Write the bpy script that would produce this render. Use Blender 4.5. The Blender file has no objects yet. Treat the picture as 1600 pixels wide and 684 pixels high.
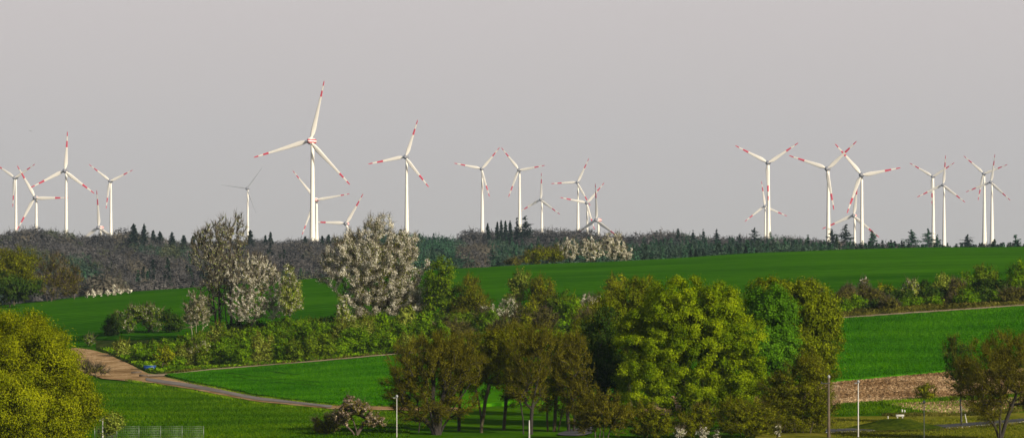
import bpy, math, time
import numpy as np
T0 = time.time()
RNG = np.random.default_rng(7)
F = 6000.0        # focal length in photo pixels (1600 wide)
HY = 400.0        # horizon row
sc = bpy.context.scene
COL = sc.collection
R = math.radians

# ------------------------------------------------------------ object helpers
def link(o, parent=None):
    COL.objects.link(o)
    if parent is not None: o.parent = parent
    return o
def tag(o, label=None, cat=None, group=None, kind=None):
    if label: o['label'] = label
    if cat: o['category'] = cat
    if group: o['group'] = group
    if kind: o['kind'] = kind
    return o
def empty(name, loc, rz=0):
    o = bpy.data.objects.new(name, None); o.empty_display_size = .5
    o.location = loc; o.rotation_euler = (0, 0, rz)
    return link(o)
def mesh(name, V, Q, mat, rnd=None, smooth=False, tris=None):
    """V (n,3), Q (m,4) quads, tris (k,3)."""
    me = bpy.data.meshes.new(name)
    V = np.asarray(V, np.float32).reshape(-1, 3)
    Q = np.asarray(Q if Q is not None else np.zeros((0, 4)), np.int32).reshape(-1, 4)
    T = np.asarray(tris if tris is not None else np.zeros((0, 3)), np.int32).reshape(-1, 3)
    me.vertices.add(len(V)); me.vertices.foreach_set('co', V.ravel())
    me.loops.add(Q.size + T.size)
    me.loops.foreach_set('vertex_index', np.concatenate([Q.ravel(), T.ravel()]))
    me.polygons.add(len(Q) + len(T))
    st = np.concatenate([np.arange(len(Q)) * 4, Q.size + np.arange(len(T)) * 3]).astype(np.int32)
    me.polygons.foreach_set('loop_start', st)
    if rnd is not None:
        a = me.attributes.new('rnd', 'FLOAT', 'FACE'); a.data.foreach_set('value', np.asarray(rnd, np.float32))
    me.update(calc_edges=True)
    if smooth: me.polygons.foreach_set('use_smooth', np.ones(len(me.polygons), bool))
    if mat: me.materials.append(mat)
    return me
def obj(name, me, parent=None, loc=(0, 0, 0), rot=(0, 0, 0)):
    o = bpy.data.objects.new(name, me); o.location = loc; o.rotation_euler = rot
    return link(o, parent)

# ------------------------------------------------------------ materials
def newmat(name):
    m = bpy.data.materials.new(name); m.use_nodes = True
    nt = m.node_tree; nt.nodes.clear()
    return m, nt.nodes, nt.links
def plain(name, c, rough=.7, metal=0., nscale=None, namt=.25):
    m, N, L = newmat(name)
    o = N.new('ShaderNodeOutputMaterial'); p = N.new('ShaderNodeBsdfPrincipled')
    p.inputs['Roughness'].default_value = rough; p.inputs['Metallic'].default_value = metal
    p.inputs['Base Color'].default_value = (*c, 1)
    if nscale:
        tc = N.new('ShaderNodeTexCoord'); n = N.new('ShaderNodeTexNoise'); n.inputs['Scale'].default_value = nscale
        n.inputs['Detail'].default_value = 5
        r = N.new('ShaderNodeValToRGB')
        r.color_ramp.elements[0].position = .3; r.color_ramp.elements[1].position = .7
        r.color_ramp.elements[0].color = (*[x * (1 - namt) for x in c], 1)
        r.color_ramp.elements[1].color = (*[min(1, x * (1 + namt)) for x in c], 1)
        L.new(tc.outputs['Object'], n.inputs['Vector']); L.new(n.outputs[0], r.inputs[0]); L.new(r.outputs[0], p.inputs['Base Color'])
    L.new(p.outputs[0], o.inputs[0])
    return m
def leafmat(name, c0, c1, c2, trans=.25):
    m, N, L = newmat(name)
    o = N.new('ShaderNodeOutputMaterial')
    a = N.new('ShaderNodeAttribute'); a.attribute_name = 'rnd'
    r = N.new('ShaderNodeValToRGB'); e = r.color_ramp.elements
    e[0].position = .15; e[0].color = (*c0, 1); e[1].position = .9; e[1].color = (*c2, 1)
    q = e.new(.5); q.color = (*c1, 1)
    d = N.new('ShaderNodeBsdfDiffuse'); t = N.new('ShaderNodeBsdfTranslucent'); x = N.new('ShaderNodeMixShader')
    x.inputs[0].default_value = trans
    L.new(a.outputs['Fac'], r.inputs[0]); L.new(r.outputs[0], d.inputs[0]); L.new(r.outputs[0], t.inputs[0])
    L.new(d.outputs[0], x.inputs[1]); L.new(t.outputs[0], x.inputs[2]); L.new(x.outputs[0], o.inputs[0])
    return m
def groundmat(name, cols, scales, fine=1.2, stretch=(1, 1, 1), bump=.0, rows=None, rough=.95, tram=None):
    """cols: dark, mid, light. scales: (large, medium); rows=(dir angle, scale, amount) for sowing rows."""
    m, N, L = newmat(name)
    o = N.new('ShaderNodeOutputMaterial'); p = N.new('ShaderNodeBsdfDiffuse')
    tc = N.new('ShaderNodeTexCoord'); mp = N.new('ShaderNodeMapping'); mp.inputs['Scale'].default_value = stretch
    L.new(tc.outputs['Object'], mp.inputs[0])
    def noise(s, det=4):
        n = N.new('ShaderNodeTexNoise'); n.inputs['Scale'].default_value = s; n.inputs['Detail'].default_value = det
        n.inputs['Roughness'].default_value = .62
        L.new(mp.outputs[0], n.inputs['Vector']); return n
    n1, n2, n3 = noise(scales[0]), noise(scales[1]), noise(fine, 3)
    def mth(op, a, b):
        k = N.new('ShaderNodeMath'); k.operation = op
        for i, v in enumerate((a, b)):
            if isinstance(v, (int, float)): k.inputs[i].default_value = v
            else: L.new(v, k.inputs[i])
        return k.outputs[0]
    s = mth('ADD', mth('MULTIPLY', n1.outputs[0], .4), mth('ADD', mth('MULTIPLY', n2.outputs[0], .3), mth('MULTIPLY', n3.outputs[0], .3)))
    if rows:
        w = N.new('ShaderNodeTexWave'); w.inputs['Scale'].default_value = rows[1]; w.inputs['Distortion'].default_value = 1.5
        w.inputs['Detail'].default_value = 2
        m2 = N.new('ShaderNodeMapping'); m2.inputs['Rotation'].default_value = (0, 0, rows[0])
        L.new(tc.outputs['Object'], m2.inputs[0]); L.new(m2.outputs[0], w.inputs['Vector'])
        s = mth('ADD', s, mth('MULTIPLY', mth('SUBTRACT', w.outputs['Fac'], .5), rows[2]))
    if tram:      # pairs of wheel marks through the crop
        w = N.new('ShaderNodeTexWave'); w.inputs['Scale'].default_value = tram[1]; w.inputs['Distortion'].default_value = .6; w.wave_profile = 'SIN'
        m2 = N.new('ShaderNodeMapping'); m2.inputs['Rotation'].default_value = (0, 0, tram[0])
        L.new(tc.outputs['Object'], m2.inputs[0]); L.new(m2.outputs[0], w.inputs['Vector'])
        pr = mth('MULTIPLY', mth('GREATER_THAN', w.outputs['Fac'], .984), mth('LESS_THAN', w.outputs['Fac'], .996))
        s = mth('SUBTRACT', s, mth('MULTIPLY', mth('MULTIPLY', pr, tram[2]), mth('GREATER_THAN', n2.outputs[0], .47)))
    r = N.new('ShaderNodeValToRGB'); e = r.color_ramp.elements
    e[0].position = .40; e[0].color = (*cols[0], 1); e[1].position = .61; e[1].color = (*cols[2], 1)
    q = e.new(.5); q.color = (*cols[1], 1)
    L.new(s, r.inputs[0]); L.new(r.outputs[0], p.inputs[0])
    if bump:
        b = N.new('ShaderNodeBump'); b.inputs['Strength'].default_value = .8; b.inputs['Distance'].default_value = bump
        L.new(s, b.inputs['Height']); L.new(b.outputs[0], p.inputs['Normal'])
    L.new(p.outputs[0], o.inputs[0])
    return m

M = {}
M['bark_dark'] = plain('bark_dark', (.022, .017, .012), .9, nscale=3)
M['bark'] = plain('bark', (.075, .055, .038), .9, nscale=3)
M['bark_pale'] = plain('bark_pale', (.30, .25, .18), .85, nscale=3)
M['bark_olive'] = plain('bark_olive', (.06, .048, .02), .9, nscale=3)
M['leaf_oak'] = leafmat('leaf_oak', (.07, .125, .002), (.17, .245, .003), (.31, .38, .006), .35)
M['leaf_willow'] = leafmat('leaf_willow', (.085, .105, .002), (.185, .215, .003), (.34, .35, .007), .35)
M['leaf_dark'] = leafmat('leaf_dark', (.015, .035, .004), (.03, .062, .006), (.06, .09, .01), .25)
M['leaf_droop'] = leafmat('leaf_droop', (.06, .085, .002), (.13, .165, .004), (.23, .27, .008), .3)
M['leaf_fresh'] = leafmat('leaf_fresh', (.03, .09, .003), (.065, .165, .005), (.12, .26, .010), .3)
M['leaf_olive'] = leafmat('leaf_olive', (.055, .065, .002), (.12, .135, .003), (.21, .22, .006), .3)
M['leaf_brown'] = leafmat('leaf_brown', (.05, .045, .004), (.095, .085, .005), (.155, .145, .008), .2)
M['leaf_shrub'] = leafmat('leaf_shrub', (.035, .07, .002), (.085, .14, .004), (.17, .24, .010), .25)
M['leaf_bank'] = leafmat('leaf_bank', (.035, .085, .001), (.085, .17, .002), (.18, .29, .006), .25)
M['leaf_light'] = leafmat('leaf_light', (.10, .14, .012), (.20, .25, .025), (.36, .40, .07), .3)
M['leaf_dry'] = leafmat('leaf_dry', (.035, .038, .006), (.08, .078, .011), (.15, .135, .022), .2)
M['blossom'] = leafmat('blossom', (.56, .51, .39), (.75, .70, .57), (.88, .85, .73), .25)
M['blossom_grey'] = leafmat('blossom_grey', (.26, .25, .17), (.42, .40, .28), (.62, .59, .44), .25)
M['blossom_pink'] = leafmat('blossom_pink', (.28, .20, .14), (.48, .37, .28), (.66, .55, .44), .25)
M['needle'] = leafmat('needle', (.008, .016, .010), (.014, .028, .016), (.025, .045, .024), .05)
M['needle_green'] = leafmat('needle_green', (.020, .055, .028), (.032, .085, .042), (.05, .12, .06), .1)
M['twig'] = leafmat('twig', (.045, .035, .022), (.085, .068, .042), (.14, .115, .075), .1)
M['twig_olive'] = leafmat('twig_olive', (.045, .042, .004), (.085, .08, .006), (.14, .13, .010), .15)
M['far_brown_hazed'] = leafmat('far_brown_hazed', (.058, .055, .054), (.098, .091, .086), (.145, .134, .124), .35)  # lifted toward grey: part of the distance haze is painted into this colour
M['far_tan'] = leafmat('far_tan', (.085, .075, .052), (.125, .108, .078), (.17, .15, .11), .35)
M['far_green'] = leafmat('far_green', (.032, .062, .042), (.052, .09, .056), (.075, .12, .07), .3)
M['far_olive'] = leafmat('far_olive', (.05, .06, .03), (.08, .09, .042), (.11, .12, .06), .1)

# ------------------------------------------------------------ terrain
PXT = np.array([-1500, -200, 0, 300, 700, 1000, 1330, 1600, 1800, 3100], float)
def row(*v): return np.array([v[0]] + list(v) + [v[-1]], float)[[0, 1, 2, 3, 4, 5, 6, 7, 8, 9]] if len(v) == 8 else None
KY = [0, 100, 200, 300, 380, 440, 500, 600, 690, None, 'b', 1350, 1900, 2420, 2950, 3600, 4600, 6000, 9000]
# screen rows (px -200,0,300,700,1000,1330,1600,1800) at those depths
KS = {380: (684, 684, 684, 684, 684, 684, 684, 684),
      440: (646, 646, 645, 647, 645, 634, 631, 629),
      500: (616, 616, 617, 614, 602, 582, 574, 568),
      600: (592, 590, 583, 553, 526, 498, 480, 470),
      690: (548, 545, 523, 494, 474, 458, 446, 440),
      1350: (508, 508, 505, 474, 455, 440, 436, 436),
      1900: (446, 446, 444, 434, 430, 426, 424, 424),
      2420: (407, 407, 407, 407, 408, 409, 410, 410)}
CRY = row(840, 850, 900, 950, 1000, 1050, 1080, 1090)
CRS = row(493, 479, 449, 420, 407, 389.5, 386, 385)
def _z(r, Y): return (HY - r) / F * Y
pxf = np.arange(-1500, 3101, 20.0)
def sm(a):
    k = np.exp(-np.linspace(-2, 2, 9) ** 2); k /= k.sum()
    return np.convolve(np.pad(a, 4, mode='edge'), k, 'valid')
def col(tab): return sm(np.interp(pxf, PXT, tab))
Yk, Zk = [], []
cry, crs = col(CRY), sm(np.interp(pxf, [-1500, -200, 0, 130, 300, 490, 735, 1000, 1100, 1200, 1350, 1600, 1800, 3100],
                                  [495, 490, 479, 464, 449, 436, 418.5, 407, 401, 395, 389, 386, 385, 385]))
fixed = {0: -1.8, 100: -6, 200: -13, 300: -17.6, 2950: -13, 3600: -22, 4600: -30, 6000: -36, 9000: -45}
for k in KY:
    if k is None: Yk.append(cry); Zk.append(_z(crs, cry))
    elif k == 'b': Yk.append(cry + 110); Zk.append(_z(crs + 6, cry + 110))
    elif k in fixed: Yk.append(np.full_like(pxf, k)); Zk.append(np.full_like(pxf, fixed[k]))
    else: Yk.append(np.full_like(pxf, k)); Zk.append(_z(col(row(*KS[k])), k))
Yk = np.array(Yk); Zk = np.array(Zk)
def pchip(x, y, xq):
    h = np.diff(x); d = np.diff(y) / h
    m = np.zeros_like(y); m[0] = d[0]; m[-1] = d[-1]
    w1 = 2 * h[1:] + h[:-1]; w2 = h[1:] + 2 * h[:-1]
    ok = d[:-1] * d[1:] > 0
    with np.errstate(divide='ignore', invalid='ignore'):
        mm = (w1 + w2) / (w1 / d[:-1] + w2 / d[1:])
    m[1:-1] = np.where(ok, mm, 0)
    i = np.clip(np.searchsorted(x, xq) - 1, 0, len(x) - 2)
    t = (xq - x[i]) / h[i]
    return ((1 + 2 * t) * (1 - t) ** 2 * y[i] + t * (1 - t) ** 2 * h[i] * m[i] + t * t * (3 - 2 * t) * y[i + 1] + t * t * (t - 1) * h[i] * m[i + 1])
YF = np.concatenate([np.arange(0, 300, 20), np.arange(300, 1300, 5), np.arange(1300, 2500, 25), np.arange(2500, 9001, 100)]).astype(float)
ZT = np.array([pchip(Yk[:, j], Zk[:, j], YF) for j in range(len(pxf))])   # (cols, rows)
_ph = RNG.uniform(0, 6.28, 12)
def zt(X, Y):
    X = np.asarray(X, float); Y = np.asarray(Y, float)
    px = 800 + F * X / np.maximum(Y, 250)
    u = np.clip((px + 1500) / 20, 0, len(pxf) - 1.001); i = u.astype(int); fu = u - i
    j = np.clip(np.searchsorted(YF, Y, side='right') - 1, 0, len(YF) - 2); fv = np.clip((Y - YF[j]) / (YF[j + 1] - YF[j]), 0, 1)
    z = (ZT[i, j] * (1 - fu) + ZT[i + 1, j] * fu) * (1 - fv) + (ZT[i, j + 1] * (1 - fu) + ZT[i + 1, j + 1] * fu) * fv
    z = z + .12 * np.sin(X / 17 + _ph[0] + .6 * np.sin(Y / 31)) * np.sin(Y / 13 + _ph[1]) + .07 * np.sin(X / 6.3 + Y / 9 + _ph[2])
    return z
def ray(px, py, Y0=330, Y1=1150):
    """ground point seen at a photo pixel"""
    Y = np.arange(Y0, Y1, .5); X = (px - 800) / F * Y
    s = HY - zt(X, Y) * F / Y
    k = np.argmax(s <= py)
    if not (s <= py).any(): k = int(np.argmin(s))
    return X[k], Y[k]
def at(px, Y): return (px - 800) / F * Y

Ys = np.concatenate([np.arange(-40, 300, 20), np.arange(300, 1200, 3.0), np.arange(1200, 2500, 20), np.arange(2500, 8001, 125)])
S = np.linspace(-1, 1, 321)
GX = S[None, :] * (150 + .24 * np.maximum(Ys, 0))[:, None]; GY = np.repeat(Ys[:, None], len(S), 1)
def gridmesh(name, X, Y, Z, mat):
    a, b = X.shape
    V = np.stack([X, Y, Z], -1).reshape(-1, 3)
    i = (np.arange(a - 1)[:, None] * b + np.arange(b - 1)[None, :]).ravel()
    return mesh(name, V, np.stack([i, i + 1, i + b + 1, i + b], 1), mat, smooth=True)
mat_meadow = groundmat('meadow_grass', ((.020, .064, .0005), (.034, .094, .0006), (.062, .130, .001)), (.03, .18), 1.3, bump=.25)
mat_field = groundmat('young_wheat', ((.015, .078, .0004), (.028, .122, .0005), (.052, .172, .0008)), (.02, .10), 1.1, stretch=(.5, 1, 1), bump=.15, rows=(R(78), .10, .14), tram=(R(35), .017, .3))
mat_field2 = groundmat('upper_crop', ((.014, .066, .0004), (.026, .098, .0005), (.044, .136, .0006)), (.016, .09), 1.0, stretch=(.35, 1, 1), bump=.15, rows=(R(84), .06, .10), tram=(R(70), .015, .2))
mat_bank = groundmat('bank_litter', ((.012, .022, .004), (.025, .040, .006), (.055, .060, .015)), (.08, .4), 2.0, bump=.3)
mat_forest = groundmat('forest_floor', ((.03, .03, .02), (.05, .045, .03), (.07, .06, .04)), (.02, .1), 1.0)
mat_dirt = groundmat('dirt', ((.13, .075, .030), (.28, .175, .080), (.50, .35, .20)), (.12, .5), 2.5, bump=.15)
mat_lane = groundmat('lane_dust', ((.16, .11, .07), (.27, .20, .13), (.38, .30, .21)), (.12, .5), 2.5)
mat_asph = groundmat('grey_track', ((.12, .105, .09), (.16, .14, .125), (.22, .20, .18)), (.2, .8), 3.0)
mat_road = groundmat('asphalt', ((.045, .045, .05), (.065, .065, .07), (.095, .095, .10)), (.2, .8), 3.0)
mat_plough = groundmat('ploughed_soil', ((.10, .055, .022), (.25, .155, .078), (.50, .37, .23)), (.25, .9), 2.4, bump=.5)
mat_verge = groundmat('dry_verge', ((.05, .065, .004), (.12, .12, .010), (.20, .17, .03)), (.06, .3), 1.6, bump=.25)

tag(obj('ground', gridmesh('ground', GX, GY, zt(GX, GY), mat_meadow)), kind='structure')
def rpoly(pts, xs):
    """screen polyline (px,py) -> dense ground polyline at columns xs"""
    p = np.array(pts, float); out = []
    for x in xs: out.append(ray(x, np.interp(x, p[:, 0], p[:, 1])))
    return np.array(out)
def wob(n, amp, seed):
    g = np.random.default_rng(seed); a = g.normal(0, 1, n)
    return sm(a) * amp
def strip(name, low, up, mat, off=.05, dx=6, n=12, jag=0, disp=None, skirt=0):
    x0, x1 = low[0][0], low[-1][0]; xs = np.arange(x0, x1 + .1, dx)
    A = rpoly(low, xs); B = rpoly(up, xs)
    if jag:
        A[:, 1] += wob(len(xs), jag, 3); B[:, 1] += wob(len(xs), jag, 5)
    t = np.linspace(0, 1, n)[:, None]
    X = A[None, :, 0] * (1 - t) + B[None, :, 0] * t; Y = A[None, :, 1] * (1 - t) + B[None, :, 1] * t
    Z = zt(X, Y) + off
    if disp is not None:
        g = np.random.default_rng(11); D = g.uniform(-1, 1, Z.shape) * disp; Z = Z + D + disp * .6
    if skirt:
        X = np.vstack([X[:1], X, X[-1:]]); Y = np.vstack([Y[:1] - .05, Y, Y[-1:] + .05]); Z = np.vstack([Z[:1] - skirt, Z, Z[-1:] - skirt])
    o = obj(name, gridmesh(name, X, Y, Z, mat)); return tag(o, kind='structure')
# forest floor beyond the crest and the upper crop field up to it
s2 = np.linspace(-1, 1, 200)
Yq = np.linspace(0, 1, 60)[:, None]
pxs = -500 + 2600 * (s2[None, :] * .5 + .5)
cyq = np.interp(pxs, pxf, cry)
Y_lo = 668 + 10 * np.sin(pxs / 90) + 0 * pxs
Yu = Y_lo * (1 - Yq) + (cyq + 60) * Yq; Xu = (pxs - 800) / F * Yu
tag(obj('upper_field', gridmesh('upper_field', Xu, Yu, zt(Xu, Yu) + .06, mat_field2)), kind='structure')
Yb = 1280 + (8000 - 1280) * Yq ** 2 + 0 * pxs; Xb = (pxs - 800) / F * Yb
tag(obj('forest_floor', gridmesh('forest_floor', Xb, Yb, zt(Xb, Yb) + .4, mat_forest)), kind='structure')
# bank under the hedges
Yk_ = 600 + (668 - 600) * np.linspace(0, 1, 24)[:, None] + 0 * pxs + 3 * np.sin(pxs / 40)
Xk_ = (pxs - 800) / F * Yk_
msk = slice(60, 200)
LANE = [(264, 588), (330, 581), (470, 570), (560, 562), (660, 553.5), (1000, 527), (1320, 500), (1400, 494.5), (1500, 488), (1600, 481), (1900, 462)]
bl = [(150, 547), (170, 552), (205, 569), (232, 582), (264, 586)] + [(x, y - 2.5) for x, y in LANE[1:]]
bu = [(150, 532), (264, 532), (470, 512), (700, 492), (1000, 474), (1330, 462), (1600, 450), (1900, 440)]
strip('hedge_bank', bl, bu, mat_bank, .09, 8, 24, jag=1.2)
MIDLOW = [(258, 589), (300, 598), (400, 619), (520, 634), (700, 638), (1000, 625), (1313, 598.5), (1480, 583), (1600, 577), (1900, 560)]
strip('wheat_field', MIDLOW, [(258, 588.4)] + [(x, y) for x, y in LANE[1:]], mat_field, .38, 3, 60, jag=.8, skirt=.4)
strip('farm_lane', [(230, 590), (264, 589)] + LANE[1:], [(230, 587), (264, 585.5)] + [(x, y - 3.0 - .7 * (x > 1350)) for x, y in LANE[1:]], mat_lane, .22, 6, 4, jag=.3)
strip('dirt_track', [(112, 572), (140, 586), (160, 592), (200, 596), (240, 599), (300, 609), (400, 628), (520, 640), (640, 642.5), (720, 643)],
      [(112, 543), (140, 547), (170, 554), (205, 571), (232, 584), (262, 588.3), (300, 598.3), (400, 619.5), (520, 634), (640, 636.5), (720, 637)], mat_dirt, .13, 4, 10, jag=1.0)
strip('paved_track', [(228, 596), (300, 607), (400, 626), (520, 638.8)], [(228, 591.5), (300, 601.5), (400, 621.5), (520, 635.5)], mat_asph, .19, 5, 4, jag=.4)
strip('ploughed_field', [(1000, 652), (1313, 634), (1440, 626), (1520, 622), (1600, 618), (1900, 604)], MIDLOW[5:], mat_plough, .12, 1.6, 110, jag=1.0, disp=.11)
strip('bare_soil', [(1392, 635), (1420, 640), (1450, 645), (1480, 648), (1540, 646), (1600, 637), (1700, 630)], [(1392, 633.5), (1420, 632), (1450, 631), (1480, 629.5), (1540, 627), (1600, 622), (1700, 616)], mat_plough, .14, 1.6, 40, jag=.8, disp=.11)
strip('verge', [(1180, 712), (1450, 712), (1600, 712), (1900, 712)], [(1180, 654), (1330, 651), (1450, 651), (1520, 650), (1600, 645), (1900, 632)], mat_verge, .10, 8, 16, jag=1.0)
ROADL = [(1290, 677), (1385, 673.5), (1450, 671.5), (1500, 668.5), (1600, 660), (1900, 640)]
ROADU = [(1290, 673), (1385, 670), (1450, 667), (1500, 664), (1600, 656), (1900, 636)]
strip('road', ROADL, ROADU, mat_road, .20, 8, 5)
strip('asphalt_yard', [(872, 681), (900, 681), (928, 680)], [(872, 677), (900, 670), (928, 668)], mat_road, .12, 6, 5, jag=1.2)
# raised kerb on the near side of the road
def kerb():
    xs = np.arange(1290, 1901, 8.0); A = rpoly(ROADL, xs)
    A[:, 1] -= .25
    z = zt(A[:, 0], A[:, 1])
    P = []
    for dy, dz in ((-.22, 0), (-.22, .16), (0, .16), (0, 0)): P.append(np.stack([A[:, 0], A[:, 1] + dy, z + dz], 1))
    V = np.stack(P, 1).reshape(-1, 3); n = len(xs); Q = []
    for i in range(n - 1):
        for k in range(3): a = i * 4 + k; Q.append((a, a + 1, a + 5, a + 4))
    tag(obj('kerb', mesh('kerb', V, Q, plain('kerb_concrete', (.34, .33, .29), .8, nscale=2))), kind='structure')
kerb()
# grassy mound by the road
def mound():
    X0, Y0 = at(1402, 398), 398.0
    n = 60; u = np.linspace(-1.3, 1.3, n); X, Y = np.meshgrid(X0 + u * 6.4, Y0 + u * 7)
    r2 = ((X - X0) / 5.2) ** 2 + ((Y - Y0) / 5.5) ** 2
    h = 1.3 * np.exp(-r2 * 1.6) - .12 + .05 * np.sin(X * 2.1) * np.sin(Y * 1.7)
    tag(obj('grassy_mound', gridmesh('mound', X, Y, zt(X, Y) + h, mat_mound)), kind='structure')
mat_mound = groundmat('mound_grass', ((.020, .035, .003), (.045, .062, .004), (.09, .092, .008)), (.15, .5), 2.0, bump=.3)
mound()

# ------------------------------------------------------------ vegetation
def tubes(P0, P1, R0, R1, sides=5):
    d = P1 - P0; L = np.linalg.norm(d, axis=1, keepdims=True) + 1e-9; d = d / L
    a = np.where(np.abs(d[:, 2:3]) < .9, np.array([[0, 0, 1.]]), np.array([[1., 0, 0]]))
    u = np.cross(d, a); u /= np.linalg.norm(u, axis=1, keepdims=True) + 1e-9; v = np.cross(d, u)
    th = np.arange(sides) / sides * 2 * np.pi
    c = np.cos(th)[None, :, None]; s = np.sin(th)[None, :, None]
    ring = u[:, None] * c + v[:, None] * s
    A = P0[:, None] + ring * R0[:, None, None]; B = P1[:, None] + ring * R1[:, None, None]
    V = np.concatenate([A, B], 1).reshape(-1, 3); n = len(P0)
    k = np.arange(sides); k2 = (k + 1) % sides
    q = np.stack([k, k2, k2 + sides, k + sides], 1)[None] + (np.arange(n) * 2 * sides)[:, None, None]
    return V, q.reshape(-1, 4)
def leaves(C, s, rng, up=.4, asp=.6, out=None, rn=1.0):
    n = len(C); N = rng.normal(0, rn, (n, 3)); N[:, 2] = np.abs(N[:, 2]) + up
    if out is not None: N = N * .6 + out * 1.0
    N /= np.linalg.norm(N, axis=1, keepdims=True)
    U = np.cross(N, rng.normal(0, 1, (n, 3))); U /= np.linalg.norm(U, axis=1, keepdims=True) + 1e-9
    W = np.cross(N, U)
    s = (s * rng.uniform(.5, 1.55, n))[:, None]
    V = np.stack([C - U * s, C - W * s * asp + N * s * .15, C + U * s, C + W * s * asp + N * s * .15], 1).reshape(-1, 3)
    return V, np.arange(4 * n).reshape(-1, 4)
def twigs(C, D, L, w, rng):
    n = len(C); D = D / (np.linalg.norm(D, axis=1, keepdims=True) + 1e-9)
    L = (L * rng.uniform(.5, 1.4, n))[:, None]
    S_ = np.cross(D, rng.normal(0, 1, (n, 3))); S_ /= np.linalg.norm(S_, axis=1, keepdims=True) + 1e-9
    E = C + D * L
    V = np.stack([C - S_ * w, C + S_ * w, E + S_ * w * .4, E - S_ * w * .4], 1).reshape(-1, 3)
    return V, np.arange(4 * n).reshape(-1, 4)
def lobe_pts(lobes, n, rng, shell=2.2):
    vol = np.array([l[3] * l[4] * l[5] for l in lobes]) ** .75; k = rng.choice(len(lobes), n, p=vol / vol.sum())
    Lb = np.array(lobes)[k]
    d = rng.normal(0, 1, (n, 3)); d /= np.linalg.norm(d, axis=1, keepdims=True)
    r = rng.uniform(0, 1, n) ** (1 / shell)
    nb = 22; B = rng.normal(0, 1, (len(lobes), nb, 3)); B /= np.linalg.norm(B, axis=2, keepdims=True)
    amp = rng.uniform(.08, .32, (len(lobes), nb))
    dots = np.einsum('ij,ikj->ik', d, B[k])
    bump = .88 + (amp[k] * np.exp(-(1 - dots) * 16)).max(1)      # billows on the crown surface
    return Lb[:, :3] + d * (r * bump)[:, None] * Lb[:, 3:6]
def skeleton(lobes, ntip, rng, stems, step, wig=.12, fork=.25, shell=2.2):
    tips = lobe_pts(lobes, ntip, rng, shell)
    tips = tips[tips[:, 2] > .15]
    zc = min(l[2] - l[5] * .8 for l in lobes); zm = np.average([l[2] for l in lobes], weights=[l[3] * l[5] for l in lobes])
    P = np.zeros((20000, 3)); par = -np.ones(20000, int); n = 0
    xm = np.average([l[0] for l in lobes], weights=[l[3] * l[5] for l in lobes])
    for (bx, by, tx, ty, tz) in stems:
        m = max(3, int(tz / step)); prev = -1
        ox, oy = rng.normal(0, wig, 2)
        for i in range(m + 1):
            t = i / m
            p = np.array([bx + (tx - bx) * t ** 1.3, by + (ty - by) * t ** 1.3, tz * t])
            p[:2] += np.array([ox, oy]) * math.sin(t * 5) * (t > 0) + rng.normal(0, wig * .25, 2) * (t > 0)
            P[n] = p; par[n] = prev; prev = n; n += 1
    zb = max(.12, zc * .75)
    order = np.argsort(np.linalg.norm((tips - np.array([xm, 0, zb])) * np.array([1, 1, .8]), axis=1))
    ends = []
    for ti in order:
        q = tips[ti]; A = P[:n]; d = A - q; dist = np.sqrt((d * d).sum(1))
        hz = np.sqrt(d[:, 0] ** 2 + d[:, 1] ** 2)
        cost = dist + 1.2 * np.maximum(0, d[:, 2] + fork * hz) + 4 * (A[:, 2] < zb * .9) * dist.mean() * .3
        j = int(np.argmin(cost)); a = P[j]; L = dist[j]; k = max(1, int(L / step)); prev = j
        side = rng.normal(0, .1 * L, 3)
        for i in range(1, k + 1):
            if n >= 19990: break
            t = i / k
            p = a + (q - a) * t + side * math.sin(t * math.pi) * .6
            p[2] += -.10 * L * math.sin(t * math.pi) * (1 if q[2] > a[2] else -.5)
            P[n] = p; par[n] = prev; prev = n; n += 1
        ends.append(prev)
    P = P[:n]; par = par[:n]
    cnt = np.zeros(n)
    for e in ends: cnt[e] += 1
    for i in range(n - 1, 0, -1):
        if par[i] >= 0: cnt[par[i]] += cnt[i]
    cnt = np.maximum(cnt, 1)
    return P, par, cnt, np.array(ends), tips[order]
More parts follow.
